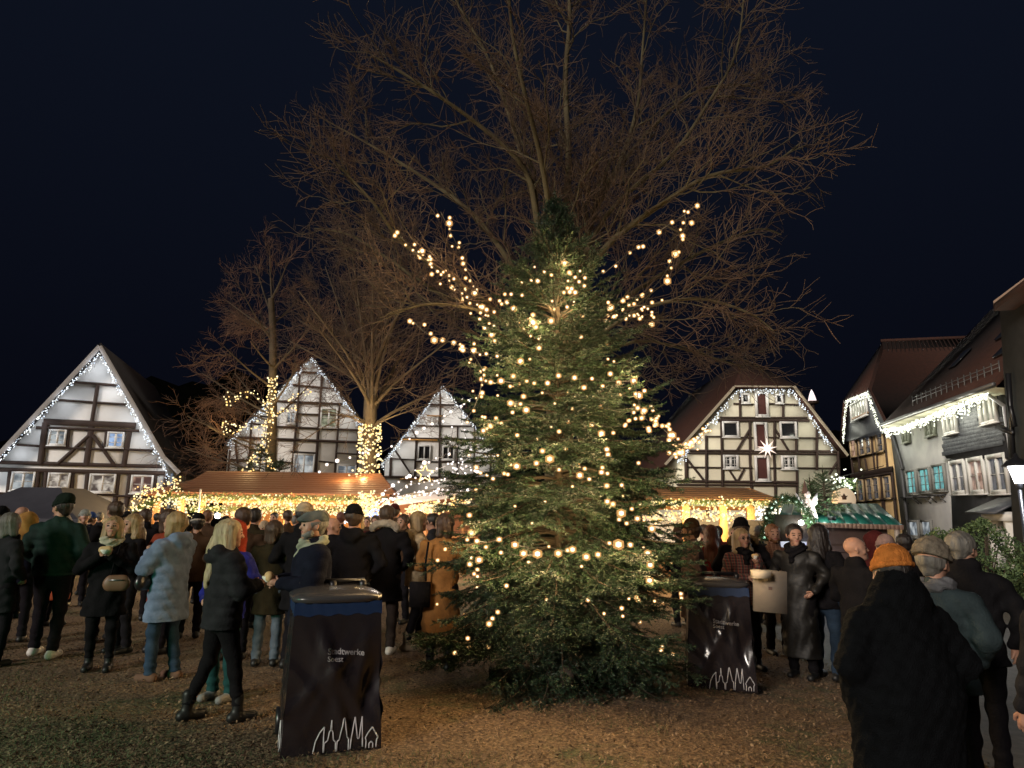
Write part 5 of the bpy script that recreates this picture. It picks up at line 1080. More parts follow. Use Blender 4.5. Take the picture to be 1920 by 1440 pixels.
# ------------------------------------------------------------------ people (smooth-blended distance fields turned into meshes)
def _sm(a, b, k):
    if k <= 0: return np.minimum(a, b)
    h = np.clip(.5+.5*(b-a)/k, 0, 1); return b+(a-b)*h-k*h*(1-h)
class SDF:
    def __init__(s): s.pr = []; s.cut = []; s.sub = []
    def cone(s, a, b, ra, rb, k=.03, sy=1.0, fr=None, sub=False):
        (s.sub if sub else s.pr).append((np.array(a, float), np.array(b, float), ra, rb, k, sy, fr)); return s
    def ball(s, a, r, k=.03, sy=1.0, fr=None, sub=False): return s.cone(a, np.array(a, float)+np.array([0, 0, 1e-4]), r, r, k, sy, fr, sub)
    def plane(s, p, n): s.cut.append((np.array(p, float), norm(np.array(n, float)))); return s
    def mesh(s, res, disp=None, pad=.04):
        lo, hi = np.full(3, 9.), np.full(3, -9.)
        for a, b, ra, rb, k, sy, fr in s.pr:
            a2, b2 = (fr[0](a), fr[0](b)) if fr else (a, b)
            m = np.maximum(ra, rb)*max(1, sy)+pad; lo = np.minimum(lo, np.minimum(a2, b2)-m); hi = np.maximum(hi, np.maximum(a2, b2)+m)
        n = np.ceil((hi-lo)/res).astype(int)+1; ax = [lo[i]+np.arange(n[i])*res for i in range(3)]; Fv = np.full(n, .2, np.float32)
        def ev(pr, mode):
            a, b, ra, rb, k, sy, fr = pr; a2, b2 = (fr[0](a), fr[0](b)) if fr else (a, b)
            m = max(ra, rb)*max(1, sy, 1/sy if sy < 1 else 1)+max(.05, k*1.2); m = max(ra, rb)*max(1, sy)+max(.05, k*1.2)
            i0 = np.maximum(0, np.floor((np.minimum(a2, b2)-m-lo)/res).astype(int)); i1 = np.minimum(n, np.ceil((np.maximum(a2, b2)+m-lo)/res).astype(int)+1)
            sl = tuple(slice(i0[i], i1[i]) for i in range(3)); X, Y, Z = np.meshgrid(*[ax[i][sl[i]] for i in range(3)], indexing='ij')
            P = np.stack([X, Y, Z], -1)
            if fr: P = fr[1](P)
            S_ = np.array([1, 1/sy, 1]); P = P*S_; A_ = a*S_; B_ = (b-a)*S_; t = np.clip(((P-A_)@B_)/(B_@B_+1e-12), 0, 1)
            d = np.linalg.norm(P-A_-t[..., None]*B_, axis=-1)-(ra+(rb-ra)*t); d = d*(min(1, sy)*.5+.5)
            if mode == 0: Fv[sl] = _sm(Fv[sl], d, k)
            else: Fv[sl] = np.maximum(Fv[sl], -d)
        for pr in s.pr: ev(pr, 0)
        X, Y, Z = np.meshgrid(*ax, indexing='ij')
        if disp is not None: Fv += disp(X, Y, Z)
        for pr in s.sub: ev(pr, 1)
        for p, nn in s.cut: Fv = np.maximum(Fv, (X-p[0])*nn[0]+(Y-p[1])*nn[1]+(Z-p[2])*nn[2])
        return nets(Fv, lo, res)
def nets(Fv, lo, res):
    S_ = Fv < 0; n = Fv.shape; m = tuple(k-1 for k in n)
    acc = np.zeros(m+(3,), np.float32); cnt = np.zeros(m, np.float32)
    def corner(i, j, k): return (slice(i, i+m[0]), slice(j, j+m[1]), slice(k, k+m[2]))
    for axis in range(3):
        for u in (0, 1):
            for v in (0, 1):
                c0 = [0, 0, 0]; o = [a for a in range(3) if a != axis]; c0[o[0]] = u; c0[o[1]] = v; c1 = list(c0); c1[axis] = 1
                f0 = Fv[corner(*c0)]; f1 = Fv[corner(*c1)]; x = (f0 < 0) != (f1 < 0); t = np.where(x, f0/(f0-f1+1e-12*(f0 == f1)), 0)
                cnt += x; acc[..., axis] += t*x; acc[..., o[0]] += u*x; acc[..., o[1]] += v*x
    act = cnt > 0; idx = np.full(m, -1, np.int64); idx[act] = np.arange(act.sum()); I = np.argwhere(act)
    V = (I+acc[act]/cnt[act][:, None])*res+lo; Q = []
    for axis in range(3):
        o = [a for a in range(3) if a != axis]; sl0 = [slice(1, -1)]*3; sl0[axis] = slice(0, -1); sl1 = [slice(1, -1)]*3; sl1[axis] = slice(1, None)
        a_, b_ = S_[tuple(sl0)], S_[tuple(sl1)]; x = a_ != b_; e = np.argwhere(x)
        off = np.ones(3, int); off[axis] = 0; e = e+off
        def ci(d0, d1): q = e.copy(); q[:, o[0]] -= d0; q[:, o[1]] -= d1; return idx[q[:, 0], q[:, 1], q[:, 2]]
        q = np.stack([ci(1, 1), ci(0, 1), ci(0, 0), ci(1, 0)], 1); fl = a_[x]
        if axis == 1: fl = ~fl
        q[~fl] = q[~fl][:, ::-1]; Q.append(q)
    Q = np.vstack(Q); Q = Q[(Q >= 0).all(1)]; return V, Q
def cloth(name, col, rough=.95, col2=None, sc=60, bump=.35, sheen=True, spec=.08):
    dk = .72 if max(col) < .05 else .95
    return mat(name, tuple(c*dk for c in col), rough, col2 or tuple(c*dk*.62 for c in col), sc*.12, bump, sc, spec=spec)
def plaid(name, cols, sc=14):
    if name in _mc: return _mc[name]
    m = mat(name, cols[0], .9); nt = m.node_tree; b = nt.nodes['Principled BSDF']; t = nt.nodes.new('ShaderNodeTexCoord'); last = None
    base = nt.nodes.new('ShaderNodeRGB'); base.outputs[0].default_value = (*cols[0], 1); last = base.outputs[0]
    for i, (dr, c) in enumerate(zip(('X', 'Z', 'X'), cols[1:])):
        w = nt.nodes.new('ShaderNodeTexWave'); w.bands_direction = dr; w.inputs['Scale'].default_value = sc*(1 if i < 2 else .5); w.inputs['Phase Offset'].default_value = i*1.7; w.inputs['Distortion'].default_value = .4
        r_ = nt.nodes.new('ShaderNodeMath'); r_.operation = 'GREATER_THAN'; r_.inputs[1].default_value = .72; mx = nt.nodes.new('ShaderNodeMix'); mx.data_type = 'RGBA'; mx.inputs['B'].default_value = (*c, 1)
        nt.links.new(t.outputs['Object'], w.inputs[0]); nt.links.new(w.outputs['Fac'], r_.inputs[0]); ml = nt.nodes.new('ShaderNodeMath'); ml.operation = 'MULTIPLY'; ml.inputs[1].default_value = .6
        nt.links.new(r_.outputs[0], ml.inputs[0]); nt.links.new(ml.outputs[0], mx.inputs['Factor']); nt.links.new(last, mx.inputs['A']); last = mx.outputs['Result']
    nt.links.new(last, b.inputs['Base Color']); return m
SKIN = mat('skin', (.42, .235, .165), .55, (.36, .19, .13), 9, spec=.35); SKIN.node_tree.nodes['Principled BSDF'].inputs['Subsurface Weight'].default_value = 0
M_eye = mat('eye_dark', (.02, .015, .012), .2); M_lip = mat('lips', (.30, .10, .085), .5); M_brow = mat('brow_hair', (.10, .06, .035), .8); M_eyew = mat('eye_white', (.5, .48, .45), .3)
HAIR = dict(blond=(.34, .23, .11), pale=(.46, .36, .21), brown=(.065, .035, .02), dark=(.018, .012, .01), grey=(.15, .14, .125), white=(.50, .48, .44), red=(.16, .05, .03), ginger=(.24, .10, .04))
def hairmat(c): return mat('hair_'+c, HAIR[c], .5, tuple(v*.55 for v in HAIR[c]), 7, .5, 40, spec=.5, stretch=(3, 3, .35))
ARM = dict(down=((.275, -.03, 1.16), (.265, .07, .93)), pocket=((.285, -.06, 1.17), (.205, .11, 1.00)), eat=((.25, .10, 1.16), (.055, .27, 1.31)), hold=((.265, .05, 1.14), (.085, .27, 1.16)),
           phone=((.25, .10, 1.20), (.10, .24, 1.42)), back=((.28, -.12, 1.17), (.16, -.16, 1.0)), plate=((.26, .08, 1.14), (.12, .33, 1.13)))
HANDDIR = dict(down=(0, .1, -1), pocket=(-.6, .5, -.6), eat=(-.35, .35, .5), hold=(-.4, .8, .1), phone=(-.2, .3, .9), back=(-.7, -.1, -.5), plate=(-.3, 1, .05))
def rotz(a):
    c, s_ = math.cos(a), math.sin(a); return np.array([[c, -s_, 0], [s_, c, 0], [0, 0, 1]])
def mk(name, sd_, res, m, parent, disp=None, extra=None, midx=None):
    V, Q = sd_.mesh(res, disp)
    fs = [Q]
    if extra: 
        for V2, F2 in extra: fs.append(F2+len(V)); V = np.vstack([V, V2])
    by = {}
    for f in fs: by.setdefault(f.shape[1], []).append(f)
    L = [np.vstack(v) for v in by.values()]
    mi = None
    if midx is not None:
        C = np.concatenate([V[f].mean(1) for f in L]); mi = midx(C)
    return link(name, meshnp(name, V, L, m, True, mi), parent)
def person(label, px, H, yaw, foot=None, Y=None, coat=('short', 'cloth'), cm=None, tm=None, hat=None, hm=None, hair='brown', hs='short', arms='pocket', armL=None, armR=None, head=0, tilt=0, res=.017,
           shoes=None, stance=(.0, .0), width=1.0, hood=None, hoodm=None, scarf=None, glasses=False, group=None, beard=None, legs=True, lean=0, boots=False, bulky=False):
    """local frame: +y is where the person faces; yaw 0 = back to the camera, +90 = facing picture left"""
    if foot is not None: p = gp(px, foot)
    else: p = at(px, 960, Y); p = Vector((p.x, p.y, gz(p.x)))
    # face direction is relative to the line of sight at that column
    brg = math.atan2(p.x, p.y); root = thing('person', label, 'person', p, R(yaw)-brg*.0, group or 'visitors standing on the square', H/1.75)
    rg = random.Random(int(px*7+H*100)); ph = rg.uniform(0, 6); wd = width
    aR = ARM[armR or arms]; aL = ARM[armL or arms]; hd = np.array([0, .015+lean*.5, 1.625]); Hr = rotz(R(head)); tl_ = R(tilt); ct, st_ = math.cos(tl_), math.sin(tl_)
    Tx = np.array([[1, 0, 0], [0, ct, st_], [0, -st_, ct]]); Mh = Hr@Tx
    fr = (lambda q: Mh@q+hd, lambda P: (P-hd)@Mh)
    fwd = stance[0]; sp = stance[1]
    hipx, kx, ax_ = .095, .105+sp*.5, .11+sp; kneeL = (-kx, .03+fwd*.4, .50); ankL = (-ax_, fwd-.02, .085); kneeR = (kx, .03-fwd*.4, .50); ankR = (ax_, -fwd-.02, .085)
    # --- body: one continuous surface
    b = SDF()
    b.cone((0, -.012, .045), (0, .006, .03), .088, .086, .02, 1.1, fr).cone((0, .03, .0), (0, .042, -.07), .066, .044, .03, 1.0, fr).ball((0, .066, -.092), .024, .02, 1, fr)
    b.cone((0, .088, .018), (0, .112, -.022), .008, .014, .012, 1, fr).cone((-.034, .078, .030), (.034, .078, .030), .014, .014, .014, 1, fr)
    b.cone((-.02, .086, -.056), (.02, .086, -.056), .009, .009, .010, 1, fr).ball((-.048, .062, -.028), .022, .02, 1, fr).ball((.048, .062, -.028), .022, .02, 1, fr)
    for s_ in (-1, 1): b.cone((s_*.088, -.008, .012), (s_*.086, -.004, -.022), .015, .011, .008, 1, fr); b.ball((s_*.033, .104, .008), .014, 0, 1, fr, sub=True)
    b.cone((0, -.012, 1.40), (0, .0, 1.56), .062, .054, .03)
    b.cone((0, 0, .98), (0, 0, 1.30), .11, .12, .05, .75).cone((-.12, -.01, 1.38), (.12, -.01, 1.38), .055, .055, .05)
    ex = []
    for s_, (el, wr), an in ((-1, aL, armL or arms), (1, aR, armR or arms)):
        S1 = np.array([s_*.17*wd, -.01, 1.39]); E1 = np.array([s_*el[0]*wd, el[1], el[2]]); W1_ = np.array([s_*wr[0], wr[1], wr[2]]); dd = norm(np.array([s_*HANDDIR[an][0], HANDDIR[an][1], HANDDIR[an][2]])*1.0)
        b.cone(S1, E1, .045, .036, .02).cone(E1, W1_, .036, .024, .02)
        palm = W1_+dd*.075; b.cone(W1_, palm, .024, .030, .02, 1.0)
        side = norm(np.cross(dd, [0, 0, 1.]) if abs(dd[2]) < .9 else np.array([0, 1., 0])); nrm = np.cross(side, dd)*(-1 if True else 1)
        tb = MB()
        curl = .9 if an in ('eat', 'hold', 'phone', 'plate') else .45
        inw = norm(np.array([-s_*1.0, .15, -.1])); inw = norm(inw-dd*(inw@dd))
        lat = norm(np.cross(dd, inw))
        for i, (o, l) in enumerate(((-.026, .062), (-.009, .075), (.009, .070), (.026, .055))):
            p0 = palm+lat*o-dd*.01; p1 = p0+dd*l*.5+inw*l*.08*curl; p2 = p1+(dd*(1-curl*.6)+inw*curl*.8)*l*.32; p3 = p2+(dd*(.6-curl*.5)+inw*curl)*l*.25
            tb.tube([p0, p1, p2, p3], [.0100, .0095, .0085, .0065], 6)
        p0 = W1_+dd*.03-lat*.022; tb.tube([p0, p0-lat*.025+dd*.025+inw*.01, p0-lat*.03+dd*.05+inw*.02], [.012, .0105, .008], 6)
        Vv = np.vstack(tb.V)
        for k_, f_ in tb.F.items(): ex.append((Vv, np.vstack(f_)))
    for hx, kn, an_ in ((-hipx, kneeL, ankL), (hipx, kneeR, ankR)): b.cone((hx, 0, .93), kn, .075, .050, .04).cone(kn, (an_[0], an_[1], .06), .046, .024, .02).cone((an_[0], an_[1], .05), (an_[0], an_[1]+.12, .038), .024, .022, .02)
    # eyes
    def eyeball(cx):
        V0, F0 = ico(); c = fr[0](np.array([cx, .084, .008])); return (V0*.0125+c, F0)
    mats = [SKIN, M_eye, M_lip, M_brow]
    def face_idx(C):
        q = (C-hd)@Mh; mi = np.zeros(len(C), int)
        lip = (np.abs(q[:, 0]) < .024) & (np.abs(q[:, 2]+.056) < .009) & (q[:, 1] > .082); br_ = (np.abs(np.abs(q[:, 0])-.034) < .018) & (np.abs(q[:, 2]-.034) < .007) & (q[:, 1] > .075)
        eye = (np.abs(np.abs(q[:, 0])-.033) < .013) & (np.abs(q[:, 2]-.007) < .0075) & (q[:, 1] > .07) & (q[:, 1] < .110)
        mi[br_] = 3; mi[eye] = 1; mi[lip] = 2; return mi
    ex2 = ex+[eyeball(-.033), eyeball(.033)] if res < .014 else ex
    bres = min(res, .013) if res < .016 else res
    mk('body', b, bres if abs(yaw) < 60 and res > .012 else min(bres, .011 if res < .013 else bres), mats, root, extra=ex2, midx=face_idx)
    # --- trousers
    if legs:
        t = SDF(); t.cone((0, 0, .98), (0, 0, .90), .15*wd, .15*wd, .05, .78)
        for hx, kn, an_ in ((-hipx, kneeL, ankL), (hipx, kneeR, ankR)): t.cone((hx, 0, .90), kn, .098*wd, .066, .04).cone(kn, (an_[0], an_[1], .13 if boots else .09), .066, .058 if not boots else .046, .02)
        t.plane((0, 0, .075 if not boots else .14), (0, 0, -1))
        mk('trousers', t, res, tm, root, disp=lambda X, Y_, Z: .006*np.sin(Z*38+ph+X*9)*np.exp(-((Z-.45)/.3)**2)+.005*np.sin(Z*70+ph)*(Z < .25))
    # --- shoes
    for an_, fy in ((ankL, fwd), (ankR, -fwd)):
        s1 = SDF(); x, y = an_[0], an_[1]; s1.cone((x, y-.045, .045), (x*1.04, y+.145, .038), .047, .042, .02).cone((x, y, .05), (x, y, .11 if not boots else .22), .046, .048, .03).plane((0, 0, .004), (0, 0, -1))
        mk('boot' if boots else 'shoe', s1, min(res, .014), shoes, root)
    # --- coat with sleeves
    kind, tex = coat; hem = {'jacket': .88, 'short': .80, 'mid': .62, 'long': .42, 'full': .24}[kind]; c = SDF(); thick = 1.14 if tex in ('puffer', 'fluffy') else 1.0
    flare = .03 if kind in ('mid', 'long', 'full') else .0
    c.cone((0, 0, hem-.04), (0, .0, 1.06), (.185+flare)*wd*thick, .165*wd*thick, .05, .74).cone((0, .0, 1.06), (0, .005, 1.28), .165*wd*thick, .185*wd*thick, .05, .70)
    c.cone((-.125*wd, -.012, 1.35), (.125*wd, -.012, 1.35), .088*thick, .088*thick, .06, .9).cone((0, -.01, 1.38), (0, .0, 1.49), .085, .068, .04)
    for s_, (el, wr) in ((-1, aL), (1, aR)):
        S1 = np.array([s_*.185*wd, -.01, 1.375]); E1 = np.array([s_*el[0]*wd, el[1], el[2]]); W1_ = np.array([s_*wr[0], wr[1], wr[2]])
        c.cone(S1, E1, .078*thick, .066*thick, .035).cone(E1, E1+(W1_-E1)*.96, .066*thick, .047*thick, .025)
    if hood == 'down': c.cone((-.07, -.10, 1.47), (.07, -.10, 1.47), .065, .065, .04).cone((-.03, -.135, 1.42), (.03, -.135, 1.42), .05, .05, .04)
    if hood == 'high': c.cone((-.04, -.03, 1.50), (.04, -.03, 1.50), .125, .125, .05).cone((0, -.03, 1.5), (0, -.03, 1.60), .12, .105, .04)
    if hood == 'collar': c.cone((-.03, -.02, 1.50), (.03, -.02, 1.50), .072, .072, .03)
    if bulky: c.cone((0, 0, .45), (0, .0, 1.02), .27, .285, .08, .8).cone((0, 0, 1.02), (0, -.02, 1.36), .285, .16, .08, .8)
    c.plane((0, 0, hem), (0, 0, -1))
    if hood != 'up' and hs not in ('long',): c.sub.append((np.array([0, .03, 1.56]), np.array([0, .04, 1.66]), .062, .1, 0, 1, None))
    def dsp(X, Y_, Z):
        if tex == 'puffer': return (-.008-.003*np.sin(X*7+ph+Z*5))*np.abs(np.sin((Z+.03*np.abs(X)+.012*np.sin(X*9+ph)+.010*np.sin(Z*13+ph))*math.pi/.092))+.006*np.sin(X*31+ph+Z*12)*np.sin(Z*23)+.004*np.sin(X*60+Z*37)
        if tex == 'fluffy': return .008*np.sin(X*70+Z*20)*np.sin(Z*64+Y_*30)*np.sin(Y_*58+ph)
        return .008*np.sin(Z*19+X*15+ph)*np.sin(X*19+Y_*11+Z*4)+.006*np.sin(Z*46-X*27+ph)*(np.abs(X) > .15)+.004*np.sin(X*48+Z*9+ph)*(Z < 1.05)
    mk('coat', c, res, cm, root, disp=dsp)
    if hood == 'up' or hood == 'furup':
        h = SDF(); h.cone((0, -.025, .05), (0, -.035, -.02), .135, .125, .04, 1.05, fr).cone((0, -.05, -.08), (0, -.06, -.15), .11, .12, .05, 1, fr); h.cone((0, .16, -.01), (0, .07, .0), .10, .088, 0, 1, fr, sub=True)
        mk('hood', h, res, hoodm or cm, root, disp=lambda X, Y_, Z: .004*np.sin(X*50+Z*30))
    if hood in ('fur', 'furup'):
        f_ = SDF(); r0 = .13
        if hood == 'fur': pts = [(math.cos(a)*.155, -.075+.0*a, 1.475+math.sin(a)*.075) for a in np.linspace(.1, math.pi-.1, 9)]
        else: pts = [tuple(fr[0](np.array([math.cos(a)*.125, .055, .0+math.sin(a)*.145]))) for a in np.linspace(-.6, math.pi+.6, 12)]
        for p0, p1 in zip(pts[:-1], pts[1:]): f_.cone(p0, p1, .044, .044, .02)
        mk('fur_trim', f_, min(res, .014), hoodm, root, disp=lambda X, Y_, Z: .010*np.sin(X*90)*np.sin(Y_*80+1)*np.sin(Z*95))
    # --- hair
    if hs != 'bald':
        hr = SDF(); hm_ = hairmat(hair)
        hr.cone((0, -.020, .050), (0, -.012, .045), .0985, .098, .02, 1.1, fr)
        if hs == 'short': hr.cone((0, -.045, .0), (0, -.05, -.03), .078, .06, .03, 1, fr); hr.cone((0, .13, -.10), (0, .105, .035), .095, .056, 0, 1, fr, sub=True)
        if hs == 'bob': 
            for s_ in (-1, 1): hr.cone((s_*.055, -.025, .03), (s_*.075, -.015, -.10), .062, .045, .03, 1.1, fr)
            hr.cone((0, -.06, .02), (0, -.06, -.11), .078, .06, .03, 1, fr); hr.cone((0, .14, -.10), (0, .098, .015), .085, .052, 0, 1, fr, sub=True)
        if hs == 'long':
            for s_ in (-1, 1): hr.cone((s_*.055, -.02, .03), (s_*.085, -.02, -.16), .062, .050, .03, 1.1, fr).cone((s_*.085, -.02, -.16), (s_*.11, -.05, -.32), .050, .034, .03, 1, fr)
            hr.cone((0, -.065, .02), (0, -.11, -.18), .088, .10, .04, .95, fr).cone((0, -.11, -.18), (.02, -.17, -.44), .105, .05, .04, .6, fr); hr.cone((-.07, -.10, -.18), (-.10, -.14, -.42), .05, .022, .03, .8, fr).cone((.06, -.10, -.18), (.07, -.16, -.38), .05, .025, .03, .8, fr)
            hr.cone((0, .15, -.12), (0, .095, .012), .09, .052, 0, 1, fr, sub=True)
        if hs == 'fringe_ring': hr.sub.append((np.array([0, -.0, .13]), np.array([0, .06, .12]), .115, .12, 0, 1, fr)); hr.cone((0, .13, -.10), (0, .10, .05), .1, .075, 0, 1, fr, sub=True)
        if hat: hr.plane(tuple(fr[0](np.array([0, 0, .045]))), tuple(Mh@np.array([0, .2, 1.0])))
        mk('hair', hr, min(res, .013), hm_, root, disp=lambda X, Y_, Z: .007*np.sin(X*110+ph+Z*9)*np.sin(Y_*95+Z*7+ph)+.006*np.sin(Z*26+X*20+Y_*15)*(Z < hd[2]))
    if beard:
        q = SDF(); q.cone((0, .055, -.085), (0, .05, -.10), .038, .03, .02, 1, fr).cone((-.05, .035, -.06), (.05, .035, -.06), .035, .035, .02, 1, fr); q.cone((0, .12, -.045), (0, .1, -.04), .03, .03, 0, 1, fr, sub=True); mk('beard', q, .012, hairmat(beard), root)
    # --- hats
    if hat:
        h = SDF()
        if hat in ('beanie', 'bobble', 'slouch', 'band'):
            h.cone((0, -.014, .055), (0, -.022, .085), .106, .092, .03, 1.1, fr)
            if hat == 'slouch': h.cone((0, -.04, .09), (0, -.085, .115), .085, .06, .04, 1, fr)
            pn = Mh@np.array([0, -.25, -1.0]); h.plane(tuple(fr[0](np.array([0, .06, .035]))), tuple(pn))
            mk('hat', h, min(res, .013), hm, root, disp=lambda X, Y_, Z: .0035*np.sin(np.arctan2(X-hd[0], Y_-hd[1])*26))
            cf = SDF(); pts = [tuple(fr[0](np.array([math.cos(a)*.098, -.012+math.sin(a)*.108, .048-.25*math.sin(a)*.108]))) for a in np.linspace(0, 6.283, 17)]
            for p0, p1 in zip(pts[:-1], pts[1:]): cf.cone(p0, p1, .014, .014, .010)
            mk('hat_cuff', cf, min(res, .012), hm if hat != 'band' else mat('pale_band', (.4, .35, .3), .8), root)
            if hat == 'bobble': q = SDF(); q.ball((0, -.03, .20), .04, .01, 1, fr); mk('bobble', q, .012, hm, root)
        elif hat == 'flatcap':
            h.cone((0, -.035, .060), (0, .035, .050), .090, .080, .03, 1.08, fr).cone((-.045, .105, .052), (.045, .105, .052), .016, .016, .04, 2.2, fr); h.plane(tuple(fr[0](np.array([0, .0, .045]))), tuple(Mh@np.array([0, -.12, -1]))); mk('flat_cap', h, min(res, .012), hm, root)
        elif hat == 'cap':
            h.cone((0, -.012, .06), (0, -.015, .085), .103, .088, .03, 1.1, fr); h.plane(tuple(fr[0](np.array([0, .0, .04]))), tuple(Mh@np.array([0, -.1, -1]))); mk('cap', h, min(res, .013), hm, root)
            q = SDF(); q.cone((-.04, .10, .05), (.04, .10, .05), .012, .012, .01, 3.2, fr); mk('peak', q, .011, hm, root)
        elif hat == 'fur':
            h.cone((0, -.014, .045), (0, -.018, .085), .125, .115, .03, 1.1, fr); h.plane(tuple(fr[0](np.array([0, .06, .02]))), tuple(Mh@np.array([0, -.35, -1.0]))); mk('fur_hat', h, min(res, .012), hm, root, disp=lambda X, Y_, Z: .010*np.sin(X*80)*np.sin(Y_*90+1)*np.sin(Z*85))
    if scarf:
        q = SDF(); pts = [(math.cos(a)*.088, .005+math.sin(a)*.088, 1.475+.02*math.sin(a*2+ph)-.015*math.sin(a)) for a in np.linspace(0, 6.283, 13)]
        for p0, p1 in zip(pts[:-1], pts[1:]): q.cone(p0, p1, .042, .042, .02)
        q.cone((0, .10, 1.44), (.02, .13, 1.34), .04, .035, .03); mk('scarf', q, min(res, .014), scarf, root, disp=lambda X, Y_, Z: .008*np.sin(Z*95+X*40+Y_*30))
    if glasses:
        mb = MB()
        for s_ in (-1, 1):
            mb.tube([fr[0](np.array([s_*.033+math.cos(a)*.023, .104, .006+math.sin(a)*.017])) for a in np.linspace(0, 6.283, 13)], .0028, 4); mb.tube([fr[0](np.array([s_*.056, .10, .010])), fr[0](np.array([s_*.086, .0, .012]))], .0025, 4)
        mb.tube([fr[0](np.array([-.012, .106, .01])), fr[0](np.array([.012, .106, .01]))], .0028, 4); mb.build('glasses', M_black, root)
    root['_fr'] = 0; del root['_fr']
    return root
def wpt(root, v): return root.matrix_basis @ Vector(v)
def held(name, label, cat, root, v): 
    o = thing(name, label, cat, wpt(root, v), root.rotation_euler.z); o.scale = root.scale; return o
# cloth palette
K = dict(black=cloth('black_cloth', (.013, .012, .014)), navy=cloth('navy_cloth', (.014, .016, .030)), dkgreen=cloth('dark_green_puffer', (.009, .034, .026), .8, spec=.2), charcoal=cloth('charcoal_cloth', (.03, .03, .034)), brown=cloth('brown_cloth', (.065, .038, .022)), olive=cloth('olive_cloth', (.038, .029, .015)),
 blue=cloth('pale_blue_puffer', (.17, .22, .33), .7), rust=cloth('rust_cloth', (.22, .045, .022)), orange=cloth('orange_puffer', (.42, .085, .03), .5), cream=cloth('cream_teddy', (.56, .43, .27), .95, sc=120, bump=.6), ochre=cloth('ochre_wool', (.30, .14, .045)), royal=cloth('royal_blue_puffer', (.018, .022, .20), .5), red=cloth('red_cloth', (.20, .02, .018)), redo=cloth('orange_red_hood', (.36, .055, .03)),
 jeans=cloth('blue_jeans', (.035, .06, .10)), ljeans=cloth('light_jeans', (.13, .16, .20)), dktr=cloth('dark_trousers', (.018, .016, .020)), teal=cloth('dark_teal_jeans', (.02, .07, .07)), leather=mat('black_leather', (.010, .009, .008), .55, bump=.8, bscale=7, spec=.4), maroon=cloth('maroon_cloth', (.075, .015, .014)), pink=cloth('dusty_pink_cloth', (.26, .17, .15)), grey=cloth('grey_cloth', (.13, .13, .14)),
 scarfc=cloth('cream_scarf', (.50, .47, .36), sc=90, bump=.5), scarfg=cloth('sage_scarf', (.34, .36, .27), sc=90), beanieg=cloth('green_black_knit', (.016, .026, .020), sc=100), cr=cloth('cream_knit', (.48, .38, .26), sc=110, bump=.5), wh=cloth('white_knit', (.60, .54, .46), sc=110, bump=.5), capg=cloth('blue_grey_tweed', (.14, .155, .145), sc=90), oran=cloth('orange_wool_hat', (.72, .25, .055), .95, sc=160, bump=.9), fur=cloth('pale_fur', (.50, .42, .34), .95, sc=160, bump=.9), furb=cloth('beige_fur', (.26, .22, .17), .95, sc=160, bump=.9), furo=cloth('olive_fur', (.20, .13, .06), .95, sc=160, bump=.9), greyb=cloth('grey_knit', (.34, .36, .33), sc=100), tealp=cloth('teal_grey_puffer', (.035, .05, .055), .7), gold=cloth('yellow_hood', (.36, .20, .06)), bluehat=cloth('blue_hat', (.03, .07, .24)))
SH = dict(white=mat('white_sneaker', (.62, .60, .55), .5), black=mat('black_boot', (.010, .010, .010), .5, spec=.4), brown=mat('brown_suede', (.13, .07, .045), .9), taupe=mat('taupe_boot', (.24, .19, .13), .8), grey=mat('grey_sneaker', (.2, .2, .2), .6))
NR = .0125
P = {}
P['green'] = person('man in dark green quilted jacket and dark beanie, back turned, white sneakers', 80, 1.82, 8, foot=1232, coat=('jacket', 'puffer'), cm=K['dkgreen'], tm=K['dktr'], hat='slouch', hm=K['beanieg'], hair='dark', arms='pocket', head=62, res=NR, shoes=SH['white'], stance=(.10, .03), width=1.08)
P['bun'] = person('blond woman in long black coat and cream scarf eating a bun', 182, 1.60, 200, foot=1258, coat=('mid', 'cloth'), cm=K['black'], tm=K['black'], hair='blond', hs='bob', arms='eat', head=-4, tilt=-12, res=NR, shoes=SH['black'], stance=(.04, .0), scarf=K['scarfc'], width=1.12, boots=True)
P['blue'] = person('woman in long pale blue puffer coat and jeans facing left', 300, 1.66, 72, foot=1276, coat=('mid', 'puffer'), cm=K['blue'], tm=K['jeans'], hair='blond', hs='bob', arms='eat', head=12, tilt=-14, res=NR, shoes=SH['brown'], hood='down', stance=(.06, .0), width=1.05)
P['long'] = person('woman with long pale blond hair in black puffer, seen from behind', 400, 1.60, -48, foot=1352, coat=('short', 'puffer'), cm=K['charcoal'], tm=K['black'], hair='pale', hs='long', arms='hold', head=-18, res=.011, shoes=SH['black'], hood='down', stance=(-.16, .06), width=1.08, boots=True)
P['kid'] = person('youth with orange red hood up and royal blue jacket facing the camera', 440, 1.56, 160, Y=6.6, coat=('short', 'puffer'), cm=K['royal'], tm=K['teal'], hair='brown', arms='pocket', res=NR, shoes=SH['grey'], hood='up', hoodm=K['redo'], width=.95)
P['cap'] = person('man in grey flat cap and dark jacket holding food in both hands', 592, 1.68, 118, Y=5.95, coat=('short', 'puffer'), cm=K['navy'], tm=K['teal'], hat='flatcap', hm=K['capg'], hair='grey', arms='hold', head=8, tilt=-6, res=.011, shoes=SH['black'], scarf=K['scarfg'], width=1.12, beard='grey', stance=(.05, .02))
P['cream'] = person('blond woman in cream teddy coat, black leggings and taupe boots', 776, 1.68, -72, foot=1218, coat=('short', 'fluffy'), cm=K['cream'], tm=K['black'], hair='blond', hs='bob', arms='hold', head=-8, res=NR, shoes=SH['taupe'], hood='down', boots=True, stance=(.10, 0))
